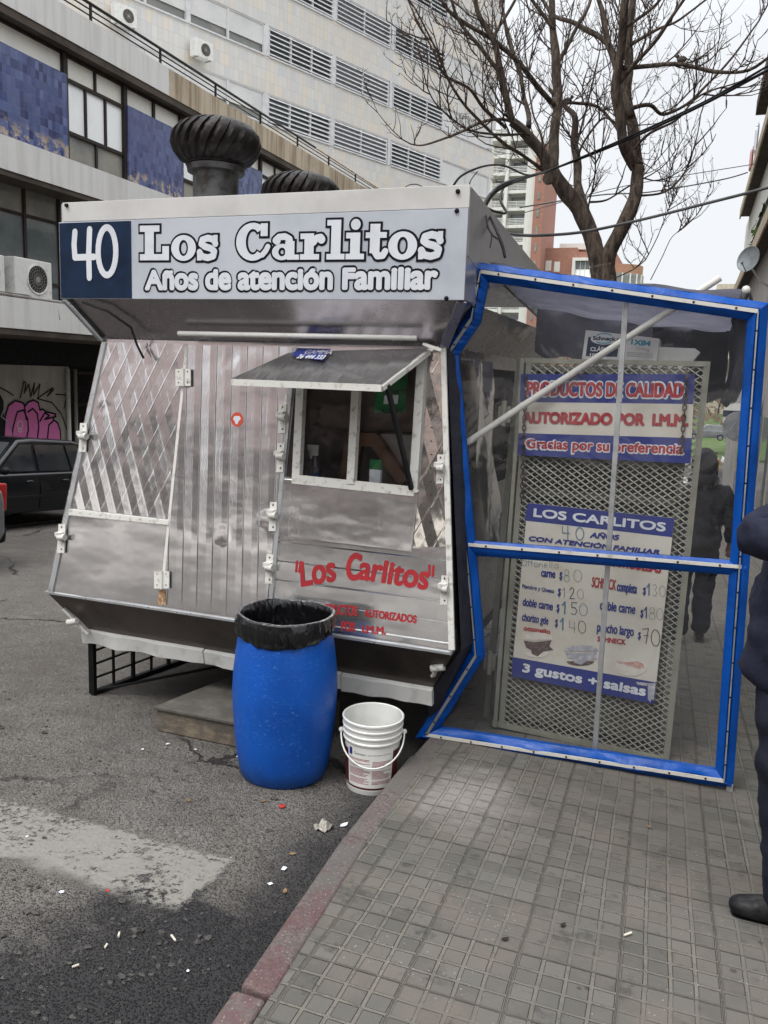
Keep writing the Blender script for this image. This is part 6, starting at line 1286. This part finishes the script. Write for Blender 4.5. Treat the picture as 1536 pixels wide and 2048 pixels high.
# the one at the edge faces left with a hand raised to the mouth
px_, py_ = .445, 3.17
person('person in a navy jacket at the picture edge with elbow raised', (px_, py_, prof(py_) - .006), R(84), 1.78, m_jkt, m_trs, arms={1: ((.26, -.10, 1.15), (.24, -.06, .90)), -1: ((-.18, .225, 1.40), (-.05, .03, 1.50))}, stride={1: -.18, -1: -.055}, bulk=1.24)
person('person in black hooded jacket walking away behind the gate', (.16, 7.75, prof(7.75)), R(4), 1.72, m_hood, m_trs, hooded=True, stride=.10, bulk=1.12)
a = onY(1476, 949, 47); person('person in a dark teal top standing by the striped traffic post', (a.x, 47, prof(47) + RD), R(100), 1.70, m_teal, m_jkt, detail=False, bulk=1.15, group='people at the crossing')
a = onY(1428, 945, 44.5); person('person in a tan coat at the crossing', (a.x, 44.5, prof(44.5) + RD), R(160), 1.72, m_tan, m_hood, detail=False, bulk=1.15, group='people at the crossing')
# ------------------------------------------------------------------ the bare street tree
random.seed(21)
tr = thing('bare_tree', 'leafless forked street tree rising behind the windbreak', 'tree', (-.72, 8.2, prof(8.2)))
TP = lambda x, y, d=0.0: onY(x, y, 8.2 + d)
LIMB = [  # (pixel x, pixel y, depth offset), radius at start and end, in metres
 ([(1206, 640, 0), (1206, 570, 0), (1204, 530, 0)], .225, .19),
 ([(1204, 590, 0), (1196, 520, 0), (1165, 430, .0), (1130, 375, -.1), (1106, 346, -.15), (1080, 300, -.2), (1048, 262, -.3), (1022, 243, -.35)], .135, .07),
 ([(1022, 243, -.35), (1010, 195, -.4), (1001, 140, -.45), (986, 80, -.5), (958, 20, -.6), (938, -70, -.7)], .055, .030),
 ([(1100, 345, -.12), (1108, 290, 0), (1113, 220, .1), (1113, 150, .2), (1111, 80, .25), (1104, 20, .3), (1108, -80, .4)], .085, .045),
 ([(1172, 440, .05), (1160, 370, .3), (1151, 290, .5), (1148, 235, .6), (1128, 215, .7), (1100, 180, .8)], .075, .03),
 ([(1208, 590, 0), (1216, 515, 0), (1248, 445, .0), (1268, 385, .05), (1276, 332, .1)], .125, .095),
 ([(1268, 335, .1), (1244, 275, -.1), (1232, 190, -.2), (1240, 100, -.3), (1252, 10, -.4), (1258, -80, -.4)], .075, .05),
 ([(1275, 332, .1), (1266, 260, .2), (1256, 200, .3), (1258, 110, .35), (1263, 20, .4), (1268, -70, .5)], .085, .05),
 ([(1256, 205, .3), (1230, 115, .5), (1200, 75, .6), (1150, 48, .8), (1105, 25, 1.0), (1060, -30, 1.2)], .055, .025),
 ([(1262, 235, .2), (1228, 120, .3), (1205, 40, .4), (1180, -60, .5)], .06, .03),
]
SEC = [
 ([(1060, 272, -.3), (1015, 240, -.6), (960, 246, -.9), (900, 272, -1.1), (850, 290, -1.2), (823, 288, -1.3)], .020, .006),
 ([(1112, 215, .1), (1060, 150, -.2), (1000, 90, -.4), (900, 22, -.7), (860, -40, -.8)], .032, .012),
 ([(1096, 348, -.15), (1048, 310, -.4), (1003, 280, -.7), (918, 200, -1.1), (868, 90, -1.4), (826, 15, -1.6)], .022, .006),
 ([(1010, 255, -.4), (968, 215, -.7), (936, 178, -.9), (890, 150, -1.1), (866, 108, -1.2), (830, 20, -1.3)], .020, .006),
 ([(1238, 135, -.2), (1300, 132, -.3), (1363, 130, -.4), (1440, 144, -.5), (1500, 140, -.6), (1560, 100, -.7)], .026, .010),
 ([(1268, 215, .2), (1300, 210, .3), (1330, 228, .4), (1385, 200, .5), (1450, 130, .6), (1520, 40, .7)], .024, .008),
 ([(1240, 165, -.2), (1268, 130, -.3), (1320, 75, -.4), (1370, 0, -.5), (1400, -60, -.5)], .024, .010),
 ([(1246, 60, -.3), (1300, 20, -.2), (1350, -40, 0)], .02, .010),
 ([(1272, 392, .1), (1330, 384, .2), (1368, 345, .3), (1392, 290, .3), (1400, 252, .3)], .013, .005),
 ([(1180, 405, .3), (1215, 400, .4), (1255, 375, .5), (1300, 350, .5)], .013, .006),
 ([(1116, 208, .1), (1150, 205, .4), (1200, 215, .6), (1238, 268, .5)], .018, .014),
 ([(1058, 255, -.25), (1050, 200, 0), (1030, 120, .1), (1010, 40, .2), (990, -40, .3)], .03, .012),
 ([(1004, 150, -.4), (960, 95, -.6), (920, 40, -.7), (890, -40, -.8)], .024, .010),
 ([(1113, 130, .2), (1150, 70, .3), (1180, 0, .4), (1190, -60, .5)], .024, .012),
 ([(1152, 300, .5), (1170, 230, .7), (1190, 150, .8), (1200, 90, .9)], .015, .006), ([(1150, 330, .4), (1180, 270, .2), (1215, 235, .1), (1265, 300, .0)], .014, .008),
 ([(1270, 300, .1), (1300, 268, .0), (1350, 240, -.2), (1400, 190, -.4), (1460, 170, -.5)], .017, .006), ([(1262, 90, .3), (1310, 60, .4), (1360, 40, .5), (1430, -20, .6)], .02, .008),
 ([(1110, 60, .25), (1070, 10, .2), (1040, -50, .1)], .024, .012), ([(1222, 560, .4), (1290, 520, 1.5), (1330, 440, 1.8), (1345, 400, 1.8)], .008, .003), ([(1300, 560, 1.2), (1340, 480, 1.4), (1360, 460, 1.4)], .006, .003), ([(1176, 420, .1), (1188, 350, -.2), (1192, 290, -.3), (1180, 220, -.3)], .010, .004),
 ([(985, 82, -.5), (1010, 30, -.3), (1050, -30, -.2)], .02, .01), ([(1052, 268, -.3), (985, 268, -.8), (930, 258, -1.0), (880, 218, -1.2), (855, 170, -1.3)], .014, .005), ([(1102, 330, -.1), (1075, 250, .3), (1058, 180, .5), (1062, 100, .6)], .014, .006),
]
def smoothpts(pts, k=4):
    out = []
    P = [TP(*p) for p in pts]
    for i in range(len(P) - 1):
        a, b, c, d = P[max(i-1, 0)], P[i], P[i+1], P[min(i+2, len(P)-1)]
        for j in range(k):
            t = j / k; out.append(.5 * ((2*b) + (c - a) * t + (2*a - 5*b + 4*c - d) * t*t + (3*b - a - 3*c + d) * t**3))
    return out + [P[-1]]
def knobbly(P, r0, r1, am): return [p + V((mnoise.noise(p * 3.1 + V((7, 0, 0))), mnoise.noise(p * 3.1 + V((0, 9, 0))), 0)) * am for p in P], [(r0 + (r1 - r0) * i / (len(P) - 1)) * (1 + .16 * mnoise.noise(p * 6)) for i, p in enumerate(P)]
trunk, br_, tw_, tip = MB(), MB(), MB(), MB(); seeds = []
base = TP(1206, 640, 0); m0 = [V((base.x + .03, 8.2, prof(8.2) - .05)), V((base.x + .01, 8.2, prof(8.2) + .35)), V((base.x, 8.2, base.z))]
trunk.tube(m0, [.22, .15, .138], 14)
for i, (pts, r0, r1) in enumerate(LIMB):
    r0, r1 = r0 * .64, r1 * .60
    P, rs = knobbly(smoothpts(pts, 5), r0, r1, .035); (trunk if i == 0 else br_).tube(P, rs, 12)
    if i > 1 and i != 5: seeds.append((P, r0, r1, .8))
    elif i: seeds.append((P[len(P)//2:], r0, r1, .35))
for pts, r0, r1 in SEC:
    r0 *= .85; P, rs = knobbly(smoothpts(pts, 5), r0, r1, .03); br_.tube(P, rs, 7); seeds.append((P, r0, r1, 1.25))
def twig(p, d, L, r, depth):
    n = 5; P = [p]; d = d.normalized()
    for i in range(n): d = (d + V((0, 0, .17)) + V((random.gauss(0, .13), random.gauss(0, .13), random.gauss(0, .10)))).normalized(); P.append(P[-1] + d * (L / n))
    tw_.tube(P, [r * 1.0 * (1 - .62 * i / n) for i in range(n + 1)], 4, False)
    if depth:
        for i in range(1, n + 1):
            for _ in range(2):
                if random.random() < .62:
                    e = V((random.gauss(0, 1), random.gauss(0, 1), random.gauss(.15, .7))); e = (e - d * e.dot(d)).normalized(); twig(P[i], d * .75 + e * .75, L * random.uniform(.32, .6), r * .62, depth - 1)
    elif random.random() < .75:                            # bundles of dry stalks at the tips
        for _ in range(random.randint(2, 6)):
            e = V((random.gauss(0, 1), random.gauss(0, 1), random.gauss(.1, .8))).normalized(); q = P[-1] if random.random() < .6 else P[3]; tip.tube([q, q + (d * .4 + e).normalized() * random.uniform(.02, .06)], [.0022, .0015], 3, False)
for P, r0, r1, dens in seeds:
    L = sum((b - a).length for a, b in zip(P, P[1:])); k = max(2, int(L * 4.6 * dens))
    for _ in range(k):
        i = random.randrange(1 if len(P) > 3 else 0, len(P) - 1); q = P[i].lerp(P[i+1], random.random()); d = (P[i+1] - P[i]).normalized()
        e = V((random.gauss(0, 1), random.gauss(0, .9), random.gauss(.2, .7))); e = (e - d * e.dot(d)).normalized(); f = random.uniform(.5, 1)
        twig(q, d * .8 + e * .8, random.uniform(.28, .75) * (1.1 if r0 > .03 else .85), .0085 * f, 1)
    twig(P[-1], (P[-1] - P[-2]), .5, .006, 1)
make('trunk', trunk, m_bark, tr, smooth=True); make('branches', br_, m_bark, tr, smooth=True); make('twigs', tw_, M('dark twig bark', (.055, .038, .034), .95, 0, (.085, .065, .055), 5), tr); make('seed_stalks', tip, M('dry stalks', (.075, .055, .042), .95), tr)
m = MB().lathe([(.02, 0), (.05, 0), (.05, .03), (.02, .02)], TP(1096, 357, -.32), 12, 'y'); make('branch_stub', m, m_bark, tr)
# birds
def bird(label, px, py, d, f):
    c = TP(px, py, d); r = thing('small_bird', label, 'bird', c, 'birds in the tree')
    m = MB().ball(c + V((0, 0, .05)), (.065, .04, .045), 10, 8).ball(c + V((.06 * f, 0, .095)), .028, 8, 6); m.add([c + V((-.05 * f, -.015, .05)), c + V((-.16 * f, -.012, .01)), c + V((-.16 * f, .012, .01)), c + V((-.05 * f, .015, .05)), c + V((-.05 * f, 0, .07))], [(0, 1, 2, 3), (0, 1, 4), (3, 2, 4), (1, 2, 4)]); make('body', m, m_bird, r, smooth=60)
    m = MB().tube([c + V((.085 * f, 0, .095)), c + V((.11 * f, 0, .09))], [.008, .001], 6); make('beak', m, m_mull, r); m = MB().tube([c + V((.01, 0, .02)), c + V((.01, 0, -.02))], .004, 4); make('legs', m, m_mull, r); r.scale = (.62, .62, .62)
bird('small grey bird perched in the middle of the bare tree', 1135, 208, .3, 1); bird('small grey bird perched on the right-hand branch against the sky', 1363, 127, -.4, -1)
# ------------------------------------------------------------------ overhead cables
def cable(label, pts, r, mat=m_cable, name='overhead_cable', n=6):
    P = [];
    for i in range(len(pts) - 1):
        a, b, c, d = pts[max(i-1, 0)], pts[i], pts[i+1], pts[min(i+2, len(pts)-1)]
        for j in range(8):
            t = j / 8; P.append(.5 * ((2*b) + (c - a) * t + (2*a - 5*b + 4*c - d) * t*t + (3*b - a - 3*c + d) * t**3))
    o = make(name, MB().tube(P + [pts[-1]], r, n), mat, loc=pts[0], smooth=True); tag(o, label, 'cable', 'cables round the kiosk and tree'); return o
Y = onY
cable('thick black cable running from the kiosk corner through the tree fork upward', [Y(968, 412, 4.5), Y(985, 385, 4.7), Y(1020, 363, 5.2), Y(1100, 340, 7.8), Y(1230, 290, 8.0), Y(1380, 222, 7.2), Y(1536, 140, 6.4), Y(1700, 50, 6)], .0105)
cable('second black cable twisted beside the thick one above the fork', [Y(970, 414, 4.52), Y(992, 384, 4.8), Y(1040, 360, 5.6), Y(1106, 338, 7.85), Y(1240, 281, 7.95), Y(1400, 208, 7.1), Y(1560, 118, 6.2)], .008)
cable('black loop hanging from the cable bundle to a sharp kink', [Y(1040, 357, 5.6), Y(1010, 372, 5.3), Y(1001, 400, 5.0), Y(1012, 425, 4.9), Y(990, 423, 4.7), Y(968, 413, 4.5)], .0075)
cable('black wire arching over the sign corner from the roof', [Y(905, 374, 4.25), Y(925, 350, 4.3), Y(970, 332, 4.6), Y(1010, 332, 5.2), Y(1055, 350, 6.0), Y(1095, 345, 7.7)], .006)
cable('thin wire rising from the sign corner to the arch', [Y(936, 380, 4.25), Y(942, 360, 4.3), Y(955, 343, 4.5)], .003)
cable('bundle of black wires dropping down the roof side to the blue screen', [Y(968, 412, 4.5), Y(978, 430, 4.45), Y(990, 455, 4.4), Y(1003, 485, 4.36), Y(1010, 515, 4.34)], .007)
cable('loose wire curling down the grey roof side', [Y(968, 414, 4.48), Y(972, 445, 4.4), Y(985, 470, 4.38), Y(998, 480, 4.36), Y(1006, 500, 4.36)], .0045)
cable('frayed wire end dangling on the grey roof side', [Y(969, 412, 4.4), Y(975, 450, 4.3), Y(983, 472, 4.25), Y(980, 495, 4.2)], .0035)
cable('short wires fanning out behind the sign corner', [Y(938, 380, 4.2), Y(950, 390, 4.35), Y(964, 402, 4.45), Y(950, 398, 4.5), Y(940, 397, 4.6), Y(960, 404, 4.5), Y(968, 410, 4.5)], .0035)
cable('grey cable sagging from behind the roof to the right in front of the trunk', [Y(1018, 468, 6.6), Y(1070, 471, 6.8), Y(1165, 464, 7.2), Y(1280, 440, 7.5), Y(1400, 410, 7.5), Y(1536, 375, 7.2), Y(1650, 340, 7)], .012, m_cableg)
cable('thin wire across the sky above the sagging cable', [Y(1040, 415, 20), Y(1200, 390, 24), Y(1300, 384, 26), Y(1440, 360, 27), Y(1495, 345, 28)], .018, m_cableg)
cable('thinnest wire high across the sky to the house', [Y(1050, 425, 24), Y(1250, 372, 26), Y(1510, 328, 29)], .012, m_cableg)
cable('thin wire twig loop over the sign board', [Y(808, 378, 4.2), Y(818, 370, 4.25), Y(835, 369, 4.3), Y(850, 377, 4.3)], .0025)

# ------------------------------------------------------------------ litter
random.seed(4)
def scrap(label, px, py, s, mat, kind='paper', onpave=False, name='paper_scrap', cat='paper scrap'):
    c = pave(px, py) if onpave else road(px, py); c.z += .004; a = random.uniform(0, 3.1)
    if kind == 'paper':
        m = MB(); n = random.randint(4, 6); pts = [c + V((math.cos(a + 6.28*i/n) * s * random.uniform(.6, 1.1), math.sin(a + 6.28*i/n) * s * random.uniform(.6, 1.1), random.uniform(0, s*.5))) for i in range(n)]; m.add(pts + [c + V((0, 0, s*.35))], [(i, (i+1) % n, n) for i in range(n)])
        o = make(name, m, mat, loc=c, solid=.0008)
    elif kind == 'butt': d = V((math.cos(a), math.sin(a), 0)) * s; o = make(name, MB().tube([c - d + V((0, 0, .004)), c + d * .2 + V((0, 0, .004)), c + d + V((0, 0, .004))], [.0042, .004, .0036], 10), mat, loc=c, smooth=40)
    elif kind == 'cap': o = make(name, MB().lathe([(s*.8, .008), (s, .006), (s, 0), (s*.86, 0), (s*.8, .006)], c, 20), mat, loc=c, smooth=40)
    elif kind == 'crumple': m = MB(); m.grid(lambda u, v: c + V(((u - .5) * 2.4 * s, (v - .5) * 2 * s, s * .35 + s * .9 * mnoise.noise(V((u * 3.3, v * 3.3, px)))))  , 9, 9); o = make(name, m, mat, loc=c, solid=.001)
    else: m = MB(); m.grid(lambda u, v: c + V(((u - .5) * 2 * s, (v - .5) * s * math.sin(math.pi * min(.98, u + .02)), .003 + .3 * s * (u - .5) ** 2)), 6, 3); o = make(name, m, mat, loc=c, solid=.0008)
    o.rotation_euler = (0, 0, a); tag(o, label, cat, 'litter on the ground'); return o
for l, x, y, s in (('white paper scrap nearest the wooden step', 336, 1490, .017), ('small white scrap left of the one by the wooden step', 285, 1501, .011), ('white scrap between the wooden step and the barrel', 392, 1501, .013), ('tiny white scrap on the worn crossing stripe', 55, 1675, .010), ('white scrap on the asphalt below the crossing stripe', 123, 1786, .012), ('white torn scrap beyond the right end of the stripe', 568, 1740, .013), ('square white scrap between stripe and kerb', 540, 1770, .013), ('tiny pale scrap at the tip of the stripe', 462, 1717, .007), ('tiny white scrap on the oily patch', 376, 1944, .007), ('white scrap touching the barrel foot', 475, 1515, .008)): scrap(l, x, y, s, m_paper)
scrap('cigarette end in the middle of the oily patch', 347, 1880, .017, m_butt, 'butt', name='cigarette_end', cat='cigarette end'); scrap('curled cigarette end on the left of the oily patch', 238, 1873, .011, m_butt, 'butt', name='cigarette_end', cat='cigarette end'); scrap('short cigarette end at the lower left of the oily patch', 151, 1936, .011, m_butt, 'butt', name='cigarette_end', cat='cigarette end'); scrap('bent cigarette end beside the oily patch edge', 212, 1896, .009, m_butt, 'butt', name='cigarette_end', cat='cigarette end')
scrap('cigarette end lying on the paving', 1255, 1872, .017, m_butt, 'butt', True, 'cigarette_end', 'cigarette end')
scrap('red bottle cap ring on the asphalt below the barrel', 564, 1615, .017, m_redp, 'cap', name='bottle_cap', cat='bottle cap'); scrap('faded red scrap at the edge of the stripe', 215, 1784, .010, m_redp, 'paper', name='plastic_scrap', cat='plastic scrap')
scrap('crumpled grey paper beside the kerb joint', 648, 1658, .032, M('dirty paper', (.36, .34, .30), .9, 0, (.20, .18, .16), 30), 'crumple', name='crumpled_paper', cat='paper'); scrap('white card strip stuck against the kerb', 688, 1652, .026, m_paper, 'leaf', name='card_strip', cat='paper')
m_lf = M('dead leaf', (.22, .15, .08), .9, 0, (.13, .09, .05), 40)
for l, x, y, p_ in (('dead leaf on the asphalt below the barrel', 377, 1603, 0), ('dead leaf left of the red bottle cap ring', 527, 1604, 0), ('small dead leaf in the gutter near the crumpled paper', 585, 1710, 0), ('dead leaf in the gutter at the oily patch', 570, 1785, 0)): scrap(l, x, y, .018, m_lf, 'leaf', bool(p_), 'dead_leaf', 'leaf')
for l, x, y in (('dark dead leaf on the paving near the photographer', 1010, 1881), ('dark dead leaf on the paving right of the other', 1126, 1853), ('brown curled leaf on the paving below the blue screen', 1298, 1656)): scrap(l, x, y, .016, m_mull if 'dark' in l else m_lf, 'leaf', True, 'dead_leaf', 'leaf')
# the lettering source is not part of the place
bpy.data.objects.remove(_fo)
